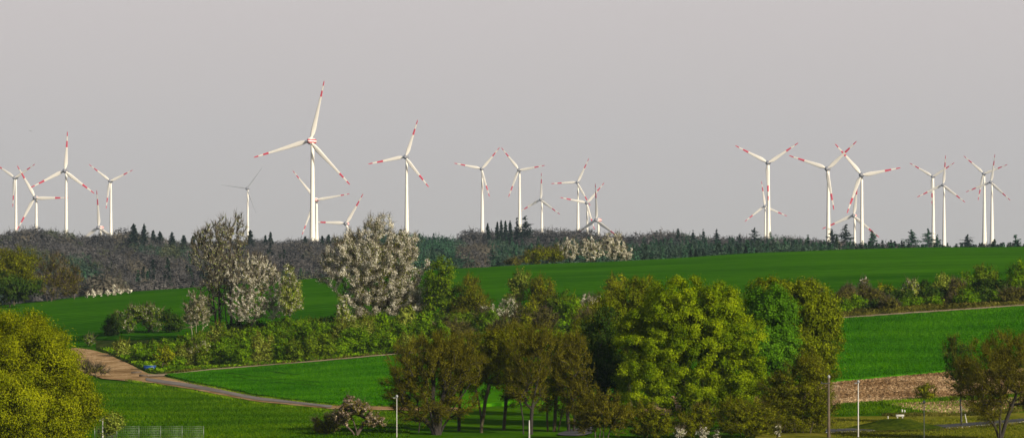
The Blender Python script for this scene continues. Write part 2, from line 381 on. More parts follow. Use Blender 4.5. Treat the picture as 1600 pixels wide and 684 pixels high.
KIND = {
    'oak':     dict(wood='bark_dark', leaf='leaf_oak', cover=5.4, sig=.90, tw=.0, tips=3.6, lpx=.78, cap=900),
    'willow':  dict(wood='bark_dark', leaf='leaf_willow', cover=4.8, sig=.8, tw=.15, twm='twig_olive', tips=3.2, lpx=.82, cap=900),
    'fresh':   dict(wood='bark_dark', leaf='leaf_fresh', cover=4.2, sig=.75, tw=.0, tips=3.0, lpx=.95),
    'dark':    dict(wood='bark_dark', leaf='leaf_dark', cover=3.4, sig=.75, tw=.1, twm='twig_olive', tips=3.0, lpx=1.0),
    'olive':   dict(wood='bark_olive', leaf='leaf_olive', cover=1.5, sig=.8, tw=1.1, twm='twig_olive', tips=3.4, lpx=.75),
    'bare':    dict(wood='bark_dark', leaf='leaf_brown', cover=.6, sig=.7, tw=1.4, twm='twig_olive', tips=4.0, lpx=.65, cap=800),
    'brown':   dict(wood='bark', leaf='leaf_brown', cover=1.1, sig=.6, tw=1.7, twm='twig', tips=3.6, lpx=.7),
    'shrub':   dict(wood='bark_olive', leaf='leaf_shrub', cover=3.0, sig=.65, tw=.25, twm='twig_olive', tips=3.0, lpx=.85),
    'bank':    dict(wood='bark_olive', leaf='leaf_bank', cover=3.2, sig=.65, tw=.15, twm='twig_olive', tips=3.0, lpx=.85),
    'light':   dict(wood='bark_olive', leaf='leaf_light', cover=2.0, sig=.6, tw=.4, twm='twig_olive', tips=3.0, lpx=.8),
    'dry':     dict(wood='bark_olive', leaf='leaf_dry', cover=2.0, sig=.6, tw=.9, twm='twig', tips=3.0, lpx=.75),
    'blossom': dict(wood='bark_dark', leaf='leaf_olive', cover=.3, sig=.6, tw=.7, twm='twig', tips=6, lpx=.46, bl='blossom', bc=1.5, cap=950, shell=1.9),
    'blossom_green': dict(wood='bark_dark', leaf='leaf_shrub', cover=1.3, sig=.6, tw=.5, twm='twig', tips=4.0, lpx=.6, bl='blossom', bc=.8),
    'blossom_sparse': dict(wood='bark_dark', leaf='leaf_light', cover=.09, sig=.38, tw=.6, twm='twig', tips=3.0, lpx=.55, rmin=.36, bl='blossom_grey', bc=.30, cap=800, shell=1.9),
    'apple':   dict(wood='bark', leaf='leaf_brown', cover=1.2, sig=.5, tw=.5, twm='twig', tips=4.5, lpx=.8, bl='blossom_pink', bc=2.4),
}
NF = [0]
def plant(kind, px, Y, lobes, label, name='tree', cat='tree', group=None, stems=None, r=None, seed=None, **kw):
    """lobes in photo pixels (cx, cy, rx, ry) seen at depth Y; stems (px at base, px at head, py at head) likewise"""
    K = dict(KIND[kind]); K.update(kw)
    rng = np.random.default_rng(int(px * 13 + Y * 7) if seed is None else seed)
    X0 = at(px, Y); z0 = float(zt(X0, Y)) - .1; g = Y / F
    L3 = []
    for (cx, cy, rx, ry) in lobes:
        dpt = rx * g * rng.uniform(-.3, .3) * (len(lobes) > 1)
        L3.append((at(cx, Y) - X0, dpt, (HY - cy) * g - z0, rx * g * 1.0, rx * g * .95, ry * g * 1.0))
    Hh = max(l[2] + l[5] for l in L3); zm = np.average([l[2] for l in L3], weights=[l[3] * l[5] for l in L3])
    xm = np.average([l[0] for l in L3], weights=[l[3] * l[5] for l in L3])
    if stems is None: st = [(0, 0, xm * .8, 0, zm * .95)]
    else: st = [(at(a, Y) - X0, rng.uniform(-.3, .3), at(b, Y) - X0, rng.uniform(-.5, .5), (HY - c) * g - z0) for a, b, c in stems]
    pix = Y / 3840.0
    area = sum(l[3] * l[5] * math.pi for l in L3) * (.8 if len(L3) > 2 else 1)
    apx = area / pix ** 2
    ntip = int(np.clip(K['tips'] * apx / 26 + 14, 18, K.get('cap', 620)))
    if 'tipn' in K: ntip = K['tipn']
    step = max(.5, Hh / 14)
    P, par, cnt, ends, tips = skeleton(L3, ntip, rng, st, step, fork=K.get('fork', .25), wig=K.get('wig', .12), shell=K.get('shell', 2.2))
    rt = (r * .72) if r else Hh * .013 + .04
    rad = np.maximum(rt * (cnt / cnt.max()) ** .55, K.get('rmin', .16) * pix)
    ii = np.where(par >= 0)[0]
    V, Q = tubes(P[par[ii]], P[ii], np.minimum(rad[par[ii]], rad[ii] * 1.5), rad[ii], 5)
    root = empty(name, (X0, Y, z0)); tag(root, label, cat, group)
    obj('trunk', mesh('trunk', V, Q, M[K['wood']]), root)
    tp = P[ends]; ctr = np.array([xm, 0, zm])
    sig = K['sig'] * math.sqrt(area / len(tp)) * 1.0
    s = K['lpx'] * pix
    parts = []
    crnd = rng.uniform(0, 1, len(tp))
    def cloud(n, sg, sc=1.0):
        k = rng.integers(0, len(tp), n)
        # hug the twigs: spread between the tip and its parent
        t = rng.uniform(0, 1, (n, 1)) ** 1.5
        pp = P[np.maximum(par[ends[k]], 0)]
        C = tp[k] * (1 - t * .6) + pp * t * .6 + rng.normal(0, 1, (n, 3)) * np.array([sg, sg, sg * .75])
        return C, k
    VV, RR = [], []
    if K['cover'] > 0:
        n = int(K['cover'] * apx / (1.2 * K['lpx'] ** 2 * .55))
        C, k = cloud(n, sig); o_ = C - ctr; o_ /= np.linalg.norm(o_, axis=1, keepdims=True) + 1e-9; o2 = C - tp[k]; o2 /= np.linalg.norm(o2, axis=1, keepdims=True) + 1e-9; o_ = o_ + 1.1 * o2
        V, Q = leaves(C, s, rng, out=o_); VV.append(V); RR.append(.55 * crnd[k] + .45 * rng.uniform(0, 1, n))
        me = mesh('crown', V, Q, M[K['leaf']], RR[-1]); obj('crown', me, root); NF[0] += n
    if K['tw'] > 0:
        w = .20 * pix; Lt = max(5.5 * pix, .55)
        n = int(K['tw'] * apx * pix * pix / (Lt * w * 1.1))
        k = rng.integers(0, len(tp), n); t = rng.uniform(0, 1, (n, 1))
        C = tp[k] * (1 - t * .7) + P[np.maximum(par[ends[k]], 0)] * t * .7 + rng.normal(0, .35 * sig, (n, 3))
        D = C - ctr * np.array([1, 1, .6]); D /= np.linalg.norm(D, axis=1, keepdims=True) + 1e-9
        D = D + rng.normal(0, .55, (n, 3)) + np.array([0, 0, K.get('twup', .45)])
        V, Q = twigs(C, D, Lt, w, rng)
        obj('twigs', mesh('twigs', V, Q, M[K['twm']], .5 * crnd[k] + .5 * rng.uniform(0, 1, n)), root); NF[0] += n
    if K.get('bc'):
        n = int(K['bc'] * apx / (1.2 * K['lpx'] ** 2 * .6))
        k = rng.choice(len(tp), n, p=(lambda q: q / q.sum())(rng.uniform(.15, 1, len(tp)) ** 1.3)); t = rng.uniform(0, 1, (n, 1))
        C = tp[k] * (1 - t) + P[np.maximum(par[ends[k]], 0)] * t + rng.normal(0, .45 * sig, (n, 3))
        V, Q = leaves(C, s, rng, asp=.8); obj('blossom', mesh('blossom', V, Q, M[K['bl']], .5 * crnd[k] + .5 * rng.uniform(0, 1, n)), root); NF[0] += n
    return root

# foreground row --------------------------------------------------------
plant('willow', 20, 350, [(15, 600, 120, 125), (70, 560, 62, 58), (105, 628, 58, 50), (-40, 640, 80, 90), (60, 668, 72, 60), (25, 520, 60, 42)],
      'huge round yellow-green tree filling the bottom left corner', stems=[(10, -10, 600), (20, 40, 590), (30, 80, 640)], r=.5)
plant('light', 176, 376, [(176, 658, 20, 16), (168, 672, 18, 12)], 'small pale green bush behind the wire mesh fence, touching the big round tree', 'bush', 'bush', stems=[(172, 170, 668), (178, 184, 662)])
plant('apple', 558, 384, [(556, 638, 30, 18), (583, 654, 21, 12), (533, 650, 20, 14), (549, 625, 16, 10), (595, 658, 12, 9)],
      'small crooked blossoming fruit tree on the meadow in front of the track', 'fruit_tree', stems=[(558, 551, 655), (555, 534, 658), (556, 574, 655)], r=.24)
plant('brown', 508, 388, [(508, 664, 22, 17), (522, 658, 14, 14)], 'dull olive brown bush left of the small crooked fruit tree', 'bush', 'bush', stems=[(505, 502, 665), (512, 518, 662)], leaf='leaf_olive')
plant('bare', 682, 386, [(672, 575, 72, 54), (636, 598, 46, 48), (718, 565, 44, 48), (690, 545, 52, 32), (660, 640, 48, 22), (715, 630, 34, 26)],
      'broad spreading tree with fine olive twigs, leftmost of the big row at the bottom centre', stems=[(680, 610, 612), (682, 640, 570), (683, 672, 560), (685, 708, 560), (687, 735, 600)], r=.42, fork=.1, wig=.2)
plant('bare', 652, 392, [(648, 560, 18, 30), (644, 600, 12, 30)], 'thin dark leaning stem left of the spreading twiggy tree', 'young_tree', stems=[(654, 647, 590)], r=.1, tipn=30, tw=.6, cover=.2)
rowt = [(717, 396, [(724, 568, 30, 46), (735, 545, 26, 30), (700, 600, 24, 30)], 'bare', 'slim brown twiggy tree right beside the spreading twiggy tree', [(717, 722, 590)]),
        (752, 392, [(768, 560, 40, 48), (745, 585, 30, 40), (780, 530, 28, 22)], 'olive', 'olive tree with a single dark trunk, third along the bottom row', [(751, 745, 600), (752, 772, 560)]),
        (787, 398, [(795, 548, 40, 40), (800, 590, 34, 44), (812, 520, 24, 16)], 'olive', 'olive brown tree behind the pale post, slightly further back in the row', [(787, 795, 560)]),
        (822, 388, [(832, 555, 42, 48), (822, 600, 38, 40), (850, 530, 30, 24)], 'bare', 'brown twiggy tree with twin trunks just left of the pale post', [(818, 806, 580), (830, 842, 570)]),
        (862, 394, [(868, 560, 38, 48), (860, 610, 36, 38), (884, 540, 24, 26)], 'olive', 'olive brown tree with several upright stems, left of the dark trunk pair', [(856, 850, 580), (866, 872, 570), (872, 890, 590)]),
        (893, 392, [(895, 580, 32, 56), (905, 620, 28, 34), (900, 545, 22, 26)], 'bare', 'tall brown tree with a dark trunk pair at the right end of the bottom row', [(889, 884, 580), (897, 905, 570)])]
for px, Y, lb, k, lab, st in rowt:
    plant(k, px, Y, lb, lab, stems=st, r=.26, group='trees in a row along the bottom edge', fork=.05)
plant('brown', 940, 376, [(938, 638, 34, 32), (915, 655, 24, 26), (965, 650, 26, 30)], 'rusty brown multi-stemmed bush with pale stems in front of the dark tree', 'bush', 'bush',
      stems=[(930, 918, 640), (936, 930, 625), (943, 948, 625), (950, 968, 640)], wood='bark', r=.08, leaf='leaf_brown', cover=1.5, twm='twig_olive')
plant('oak', 1085, 398, [(1080, 520, 96, 84), (1058, 466, 60, 40), (1140, 545, 62, 74), (1005, 520, 50, 62), (1112, 476, 50, 38), (1005, 600, 48, 42), (1095, 618, 66, 50), (1160, 605, 44, 46), (1030, 570, 56, 52)],
      'largest dense yellow-green tree with a billowing crown in front of the hedges', stems=[(1083, 1060, 560), (1086, 1110, 540)], r=.55, sig=.5)
plant('olive', 988, 430, [(985, 500, 42, 56), (1000, 460, 38, 28), (958, 520, 36, 44), (950, 476, 26, 24), (915, 520, 26, 34)], 'brownish yellow tree rising behind the left shoulder of the largest green tree', r=.3, leaf='leaf_droop', cover=2.6)
plant('dark', 935, 412, [(935, 560, 44, 52), (918, 600, 32, 44), (960, 590, 30, 50), (940, 510, 30, 32)], 'dark green shaded tree between the twiggy row and the largest green tree', r=.3)
plant('fresh', 1205, 425, [(1200, 492, 48, 50), (1195, 545, 48, 50), (1205, 470, 36, 30), (1222, 520, 34, 50), (1200, 590, 34, 34)], 'fresh green broad-leaved tree at the right shoulder of the largest tree', r=.3)
plant('oak', 1272, 436, [(1262, 484, 50, 52), (1289, 522, 30, 50), (1222, 462, 56, 30), (1252, 545, 52, 42), (1284, 566, 26, 34), (1195, 452, 36, 18)], 'olive green drooping tree, right end of the large foreground clump', r=.28, leaf='leaf_droop', lpx=1.0)
plant('olive', 1255, 386, [(1255, 608, 48, 50), (1228, 645, 46, 40), (1285, 640, 30, 44), (1265, 572, 34, 30), (1215, 610, 32, 36)], 'thin olive willow scrub directly left of the wooden utility pole', 'bush', 'bush',
      stems=[(1245, 1235, 620), (1255, 1256, 600), (1265, 1278, 620)], r=.16)
for px, lb, lab in ((1010, [(1005, 655, 30, 28), (1030, 662, 24, 24)], 'brownish green scrub under the left side of the largest tree'),
                    (1085, [(1075, 662, 24, 22), (1098, 652, 20, 24)], 'low brown scrub between the two white blossom bushes'),
                    (1165, [(1150, 652, 36, 34), (1185, 655, 30, 32)], 'wide olive brown scrub under the right side of the largest tree')):
    plant('brown', px, 380, lb, lab, 'bush', 'bush', stems=[(px - 5, px - 14, 655), (px, px + 2, 650), (px + 6, px + 16, 655)], leaf='leaf_olive', cover=1.8, r=.08, wood='bark_olive', twm='twig_olive', tw=1.2)
for px, cy, w, lab in ((1062, 674, 12, 'white blossom bush at the bottom edge under the largest tree, left one of the pair'), (1098, 676, 11, 'white blossom bush at the bottom edge under the largest tree, right one of the pair'),
                       (1120, 682, 7, 'tiny white blossom sprig at the bottom edge right of the blossom pair'), (1215, 672, 8, 'tiny white blossom sprig low in the scrub near the utility pole')):
    plant('blossom', px, 372, [(px, cy, w, 11)], lab, 'blossom_bush', 'bush', bc=1.6 if w > 10 else .5)
plant('bare', 1563, 372, [(1560, 575, 72, 50), (1600, 592, 54, 50), (1526, 598, 48, 44), (1575, 545, 48, 32), (1630, 615, 44, 36), (1540, 635, 40, 24)],
      'spreading bare brown tree with a dark trunk in the bottom right corner', stems=[(1563, 1563, 600), (1563, 1535, 600), (1563, 1595, 600)], r=.27, fork=.1, leaf='leaf_brown', twm='twig_olive', cover=.6, tw=1.3)
plant('dark', 1503, 402, [(1492, 548, 24, 28), (1506, 585, 24, 30), (1488, 575, 16, 20)], 'slender dark green tree just left of the bare brown corner tree', r=.12, cover=1.1, tw=.8)
X_, Y_ = ray(1448, 626); plant('shrub', 1448, Y_, [(1447, 611, 19, 14)], 'single round green bush at the edge of the ploughed field', 'bush', 'bush', cover=1.9, leaf='leaf_olive')
X_, Y_ = ray(152, 590); plant('dry', 152, Y_, [(150, 577, 22, 9), (135, 570, 14, 9)], 'greyish brown dead bramble heap beside the dirt track junction', 'bramble', 'bush', tw=2.2, cover=.5)

# left copse on the crest ---------------------------------------------
plant('olive', 22, 850, [(28, 408, 32, 22), (5, 415, 40, 28), (40, 425, 28, 24)], 'rounded olive tree with an orange tinge at the left edge of the crest', leaf='leaf_olive', cover=2.2)
plant('dark', 15, 835, [(10, 448, 42, 22), (45, 450, 24, 18)], 'dark green leafy bush under the olive tree at the left edge', 'bush', 'bush')
plant('brown', 80, 855, [(82, 420, 32, 30), (95, 445, 28, 18), (65, 440, 20, 24)], 'bare brown tree with dark forking limbs on the left end of the crest', stems=[(80, 95, 410), (74, 60, 430)], r=.28, tw=1.1, cover=.5)
plant('brown', 116, 858, [(115, 436, 14, 24)], 'small rusty brown tree at the right end of the left crest copse', leaf='leaf_brown', cover=1.4)
for i, (px, h, lab) in enumerate(((136, 9, 'first white blossoming sprig at the left end of the short blossom row'), (146, 12, 'second and taller white blossom bush in the short row on the left crest'), (157, 11, 'third white blossom bush in the short row on the left crest'),
                      (168, 10, 'middle white blossom bush of the short row, beneath the round tan tree'), (178, 15, 'tallest white blossom bush of the short row on the left crest'), (189, 11, 'small white blossom bush right of the tallest one in the short row'), (202, 8, 'last low white blossom bush at the right end of the short row'))):
    gy = float(np.interp(px, pxf, crs)); plant('blossom', px, 862, [(px, gy - h * .45, 5, h * .5)], lab, 'blossom_bush', 'bush', group='short row of white blossom bushes on the left crest', bc=2.2, tw=.6, cover=0, lpx=.8)

# blossoming shrubs and trees on the bank -------------------------------
plant('blossom_green', 140, ray(140, 541)[1], [(139, 530, 9, 11)], 'lone small grey bush at the far left tip of the hedge bank', 'bush', 'bush', bl='blossom_grey')
plant('dark', 182, ray(182, 524)[1], [(178, 505, 14, 20), (170, 515, 10, 12)], 'dark bush at the left end of the blossoming shrubs on the bank', 'bush', 'bush')
plant('blossom_green', 200, ray(200, 521)[1], [(196, 500, 20, 20), (212, 490, 18, 18)], 'greyish blossom shrub, left of the two at the bank end', 'blossom_bush', 'bush', bl='blossom_grey', bc=.9)
plant('blossom_green', 232, ray(232, 519)[1], [(232, 490, 22, 20), (240, 503, 18, 16)], 'taller cream blossom shrub, right of the two at the bank end', 'blossom_bush', 'bush', bc=.55, bl='blossom_grey')
plant('dark', 262, ray(262, 520)[1], [(262, 500, 13, 18), (275, 505, 12, 14)], 'dark green bush just right of the cream blossom shrub', 'bush', 'bush')
plant('blossom_sparse', 338, 672, [(330, 400, 34, 50), (320, 372, 24, 26), (332, 455, 30, 50), (348, 380, 20, 30)], 'tall thin tree with sparse pale blossom, left of the tall pair', stems=[(340, 322, 380), (343, 338, 370)], r=.3, tips=2.6)
plant('blossom_sparse', 360, 676, [(350, 358, 26, 26), (368, 392, 24, 36), (360, 435, 30, 46), (374, 352, 16, 20)], 'tallest thin tree with sparse pale blossom reaching above the skyline', stems=[(362, 358, 350), (356, 345, 390)], r=.32, tips=2.6)
plant('blossom', 308, 664, [(306, 478, 22, 26), (298, 495, 16, 18), (318, 492, 14, 18)], 'low white blossom tree with pale stems at the foot of the tall thin pair', 'blossom_tree', stems=[(300, 298, 490), (308, 308, 480), (316, 318, 485)], wood='bark_pale', r=.09, bl='blossom_grey', bc=1.0)
plant('blossom', 388, 668, [(390, 435, 38, 32), (422, 440, 24, 32), (385, 478, 34, 28), (405, 412, 28, 18), (425, 475, 22, 24)], 'white blossom tree with a dark crooked trunk right of the tall thin pair', 'blossom_tree', stems=[(378, 392, 455), (380, 372, 470), (384, 418, 460)], r=.2, bc=1.15)
plant('blossom_green', 453, 664, [(451, 432, 12, 26), (455, 472, 22, 24), (446, 450, 12, 20), (463, 455, 10, 22)], 'slender green and white tree standing alone left of the huge blossom tree', 'blossom_tree', stems=[(453, 452, 425)], r=.1, leaf='leaf_light', bc=.5)
plant('blossom', 592, 668, [(590, 392, 60, 50), (556, 412, 52, 50), (624, 428, 54, 50), (545, 374, 32, 26), (648, 468, 36, 38), (592, 352, 34, 20), (600, 470, 60, 34), (516, 415, 24, 36), (634, 385, 30, 28), (560, 470, 40, 24), (590, 435, 64, 34), (625, 475, 44, 26)],
      'huge white blossoming cherry tree, the biggest in blossom', 'blossom_tree', stems=[(588, 575, 420), (592, 600, 400), (596, 620, 430)], r=.34, bc=1.15, tips=3.4)
plant('fresh', 688, 664, [(688, 436, 28, 30), (676, 468, 24, 30), (704, 468, 24, 30), (692, 412, 16, 12)], 'fresh bright green tree touching the right of the huge blossom tree', r=.14, cover=2.0, leaf='leaf_shrub')
plant('olive', 735, 662, [(735, 455, 22, 28), (745, 475, 26, 24), (722, 480, 20, 22)], 'olive bush with feathery top right of the fresh green tree', 'bush', 'bush', leaf='leaf_olive')
plant('blossom', 772, 656, [(768, 486, 22, 14), (795, 478, 14, 18)], 'white blossom bush between the olive bush and the pale green bushes', 'blossom_bush', 'bush', bc=1.0, cover=.8, leaf='leaf_shrub')
plant('light', 812, 664, [(812, 442, 19, 22), (806, 465, 16, 18)], 'pale yellow-green tree left of the olive crowned tree in the hedge middle', stems=[(812, 812, 445)], r=.1, cover=1.7)
plant('olive', 848, 662, [(845, 455, 26, 26), (838, 480, 22, 20), (858, 475, 18, 22)], 'olive tree with a visible forked trunk in the middle of the hedge', stems=[(846, 840, 460), (848, 856, 450)], r=.14, leaf='leaf_olive', cover=1.7)
plant('shrub', 882, 658, [(880, 478, 24, 26), (893, 492, 22, 20)], 'mid green bush right of the olive tree with a forked trunk', 'bush', 'bush')
plant('light', 832, 640, [(830, 502, 18, 28), (820, 515, 16, 18)], 'yellow willow bush in front of the olive tree with a forked trunk', 'bush', 'bush', cover=1.9, leaf='leaf_willow')
plant('blossom', 920, 660, [(920, 470, 24, 13)], 'low spreading white blossom bush left of the small round hedge tree', 'blossom_bush', 'bush', bc=1.0, cover=.6)
plant('shrub', 960, 668, [(961, 442, 19, 17), (956, 455, 12, 10)], 'small round yellow-green tree poking above the hedge on a thin trunk', stems=[(961, 961, 445)], r=.1, leaf='leaf_willow', cover=1.9)
plant('olive', 905, 650, [(905, 505, 26, 28), (930, 495, 22, 28)], 'brownish bush below the low spreading blossom bush', 'bush', 'bush')
plant('bank', 770, 640, [(762, 510, 24, 24), (788, 515, 24, 22)], 'green bush under the white blossom bush at the hedge middle', 'bush', 'bush')
plant('dry', 700, 634, [(700, 515, 26, 20), (722, 520, 20, 18)], 'dull brown bush under the fresh green tree', 'bush', 'bush')
# hedge right -----------------------------------------------------------
hr = [('dry', 1322, 640, [(1325, 465, 16, 24), (1318, 480, 12, 14)], 'brown bush at the left end of the right hand hedge', {}),
      ('blossom_green', 1352, 646, [(1351, 445, 7, 16), (1350, 472, 12, 18)], 'narrow cream blossoming bush sticking up in the right hand hedge', dict(leaf='leaf_dry', bc=.5)),
      ('light', 1382, 642, [(1380, 460, 22, 20), (1394, 468, 18, 18)], 'yellow-green bush right of the narrow blossoming one in the right hand hedge', dict(leaf='leaf_willow', cover=1.6)),
      ('blossom_green', 1424, 640, [(1422, 452, 18, 20), (1432, 466, 20, 20)], 'cream flowering bush at the middle of the right hand hedge', dict(leaf='leaf_light', bc=.4, cover=1.3)),
      ('light', 1476, 644, [(1478, 446, 22, 22), (1468, 465, 24, 20)], 'large pale green flowering bush with a bare white limb, hedge on the right', dict(cover=1.7)),
      ('dark', 1508, 648, [(1508, 460, 22, 24), (1500, 476, 16, 14)], 'dark green bush in the dip between the pale and the round green bushes', {}),
      ('shrub', 1537, 648, [(1535, 436, 25, 27), (1546, 462, 22, 20), (1524, 462, 16, 18)], 'tall round green bush rising above the right hand hedge', dict(leaf='leaf_shrub')),
      ('shrub', 1590, 646, [(1592, 440, 24, 30), (1580, 465, 22, 20), (1612, 450, 20, 28)], 'tall green bush at the right edge of the photo', dict(leaf='leaf_bank')),
      ('dark', 1562, 640, [(1562, 465, 14, 18)], 'dark low bush between the two tallest green hedge bushes', {})]
for k, px, Y, lb, lab, kw in hr: plant(k, px, Y, lb, lab, 'bush', 'bush', **kw)
# fillers: dense scrub of the bank, in rows from the field down to the lane
g = np.random.default_rng(21)
def bank_low(px): return np.interp(px, [p[0] for p in bl], [p[1] for p in bl])
def filler(px, Y, hpx, wpx, kind, label, group, **kw):
    gy = HY - float(zt(at(px, Y), Y)) * F / Y
    if px < 300 and gy > bank_low(px) - 2: return
    plant(kind, px, Y, [(px, gy - hpx * .5, wpx * .5, hpx * .52), (px + g.uniform(-.3, .3) * wpx, gy - hpx * .35, wpx * .42, hpx * .38)], label, 'bush', 'bush', group, **kw)
for (Y, h, dpx, x0, x1) in ((613, 32, 21, 170, 655), (632, 33, 22, 178, 690), (652, 29, 24, 190, 700)):
    x = x0
    while x < x1:
        jx = x + g.uniform(-6, 6); jy = Y + g.uniform(-5, 5)
        kk = g.choice(['bank', 'bank', 'shrub', 'olive', 'bank'])
        hh = h * g.uniform(.8, 1.25) * float(np.interp(jx, [300, 380, 560, 640], [1, 1.25, 1.25, 1])); lo = float(np.interp(jx, [150, 240, 330], [.95, .8, 1.]))
        if not (Y < 620 and 215 < jx < 252):
            if kk == 'olive': filler(jx, jy, hh * lo, dpx * g.uniform(1.0, 1.35), 'olive', 'yellowish twiggy bush in the scrub bank above the farm lane', 'yellowish bushes in the scrub bank', leaf='leaf_light', cover=1.2)
            else: filler(jx, jy, hh * lo, dpx * g.uniform(1.1, 1.5), kk, 'dense green bush in the scrub bank above the farm lane', 'green bushes of the scrub bank above the farm lane')
        x += dpx
x = 372
while x < 760:
    jx = x + g.uniform(-6, 6); filler(jx, ray(jx, 524 - .03 * (jx - 380) + g.uniform(-3, 3))[1], g.uniform(18, 30), 34 * g.uniform(.9, 1.3), g.choice(['bank', 'bank', 'shrub', 'dark']), 'dense green bush in the scrub bank above the farm lane', 'green bushes of the scrub bank above the farm lane'); x += 21
for (Y, h, x0, x1) in ((618, 24, 1318, 1860), (632, 34, 1325, 1860)):
    x = x0
    while x < x1:
        kk = g.choice(['dry', 'bank', 'dark']); filler(x + g.uniform(-6, 6), Y + g.uniform(-4, 4), h * g.uniform(.7, 1.15) * (1.25 if x > 1490 else .95), 30 * g.uniform(.9, 1.3), kk,
            {'dry': 'low brown bush at the foot of the right hand hedge', 'bank': 'low green bush at the foot of the right hand hedge', 'dark': 'low dark green bush at the foot of the right hand hedge'}[kk],
            {'dry': 'low brown bushes at the hedge foot', 'bank': 'low green bushes at the hedge foot', 'dark': 'low dark bushes at the hedge foot'}[kk]); x += 24
for x in range(720, 1320, 34):
    filler(x + g.uniform(-6, 6), 640 + g.uniform(-14, 14), 34 * g.uniform(.8, 1.2), 44, g.choice(['bank', 'shrub', 'dry']), 'bush in the middle hedge behind the foreground trees', 'bushes of the middle hedge')
plant('blossom_green', 310, 618, [(316, 545, 13, 13), (300, 550, 10, 8)], 'pale cream flowering bush low in the scrub bank above the blue trough', 'blossom_bush', 'bush', leaf='leaf_light', bc=.7)
plant('blossom_green', 540, 640, [(536, 485, 12, 26), (548, 505, 14, 18)], 'thin green and white flowering bush below the left of the huge blossom tree', 'blossom_bush', 'bush', leaf='leaf_light', bc=.6)
plant('light', 560, 628, [(556, 520, 18, 20)], 'pale yellow-green bush below the huge blossom tree', 'bush', 'bush')
plant('light', 630, 640, [(632, 500, 14, 20), (640, 488, 10, 12)], 'pale green feathery bush under the right of the huge blossom tree', 'bush', 'bush')
plant('light', 252, 612, [(256, 556, 16, 17)], 'yellow feathery bush beside the blue trough', 'bush', 'bush', leaf='leaf_willow', cover=1.5)
plant('light', 400, 616, [(404, 545, 12, 18)], 'narrow yellow-green bush in the front of the scrub bank', 'bush', 'bush')
# undergrowth of the banks (uncountable)
def tufts(name, x0, x1, y0, y1, n, mat, s, seed):
    g2 = np.random.default_rng(seed); px = g2.uniform(x0, x1, n); Y = g2.uniform(y0, y1, n); X = (px - 800) / F * Y
    z = zt(X, Y); ok = (HY - z * F / Y) < bank_low(px) - 1; px, Y, X, z = px[ok], Y[ok], X[ok], z[ok]; n = len(px)
    C = np.stack([X, Y, z + g2.uniform(.05, .55, n)], 1)
    V, Q = leaves(C, s, g2, up=.1, asp=.45)
    V[:, 2] = np.maximum(V[:, 2], np.repeat(z, 4) + .02)
    r_ = .5 + .5 * np.sin(X * .5 + 2 * np.sin(Y * .3)) ; tag(obj(name, mesh(name, V, Q, mat, .4 * r_ + .6 * g2.uniform(0, 1, n))), kind='stuff')
tufts('undergrowth', 150, 760, 602, 668, 34000, M['leaf_bank'], .24, 1)
tufts('undergrowth', 1310, 1640, 606, 655, 15000, M['leaf_dry'], .22, 2)
tufts('undergrowth', 760, 1310, 610, 668, 9000, M['leaf_bank'], .3, 3)

def edge_tufts(name, line, n, wd, mat, s, hgt, seed):
    g2 = np.random.default_rng(seed); p = np.array(line, float)
    xs = np.linspace(p[0, 0], p[-1, 0], 160); A = rpoly(line, xs); t = g2.uniform(0, len(xs) - 1.01, n); i = t.astype(int); f = (t - i)[:, None]
    P = A[i] * (1 - f) + A[i + 1] * f; P[:, 1] += g2.normal(0, wd, n); P[:, 0] += g2.normal(0, .3, n)
    z = zt(P[:, 0], P[:, 1]); C = np.stack([P[:, 0], P[:, 1], z + .05], 1); D = g2.normal(0, .5, (n, 3)); D[:, 2] = 1.2
    V, Q = twigs(C, D, hgt, s, g2); cl = .5 + .5 * np.sin(P[:, 0] * .9 + 3 * np.sin(P[:, 0] * .23))
    tag(obj(name, mesh(name, V, Q, mat, .5 * cl + .5 * g2.uniform(0, 1, n))), kind='stuff')
edge_tufts('verge_grass', [(200, 595), (240, 602), (300, 612), (400, 631), (520, 643), (640, 645.5)], 7000, .35, M['leaf_bank'], .05, .2, 31)
edge_tufts('verge_grass', [(262, 589.5), (300, 599.3), (400, 620.2), (520, 634.5), (640, 637)], 5000, .2, M['leaf_bank'], .05, .2, 32)
edge_tufts('verge_grass', [(x, y - 4.2) for x, y in LANE], 12000, .8, M['leaf_dry'], .07, .4, 33)
edge_tufts('verge_grass', [(1313, 634), (1440, 626), (1520, 622), (1600, 618)], 7000, .9, M['leaf_bank'], .06, .25, 34)
edge_tufts('verge_grass', [(1385, 650), (1450, 649), (1540, 648), (1600, 640)], 6000, 1.2, M['leaf_dry'], .06, .22, 35)
edge_tufts('verge_grass', [(1300, 679), (1450, 674), (1500, 671), (1600, 663)], 5000, .6, M['leaf_dry'], .05, .2, 36)
def scatter(name, low, up, n, mat, s, lift, hgt, seed, blade=True):
    g2 = np.random.default_rng(seed); xs = np.linspace(low[0][0], low[-1][0], 120); A = rpoly(low, xs); B = rpoly(up, xs)
    t = g2.uniform(0, len(xs) - 1.01, n); i = t.astype(int); f = (t - i)[:, None]; v = g2.uniform(0, 1, (n, 1))
    P = (A[i] * (1 - f) + A[i + 1] * f) * (1 - v) + (B[i] * (1 - f) + B[i + 1] * f) * v
    z = zt(P[:, 0], P[:, 1]) + lift; C = np.stack([P[:, 0], P[:, 1], z], 1)
    cl = .5 + .25 * np.sin(P[:, 0] * .21 + 2 * np.sin(P[:, 1] * .07)) + .25 * np.sin(P[:, 1] * .33 + 1.7 * np.sin(P[:, 0] * .11))
    if blade: D = g2.normal(0, .35, (n, 3)); D[:, 2] = 1; V, Q = twigs(C, D, hgt, s, g2)
    else: V, Q = leaves(C, s, g2, up=.0, asp=.8)
    tag(obj(name, mesh(name, V, Q, mat, .45 * cl + .55 * g2.uniform(0, 1, n))), kind='stuff')
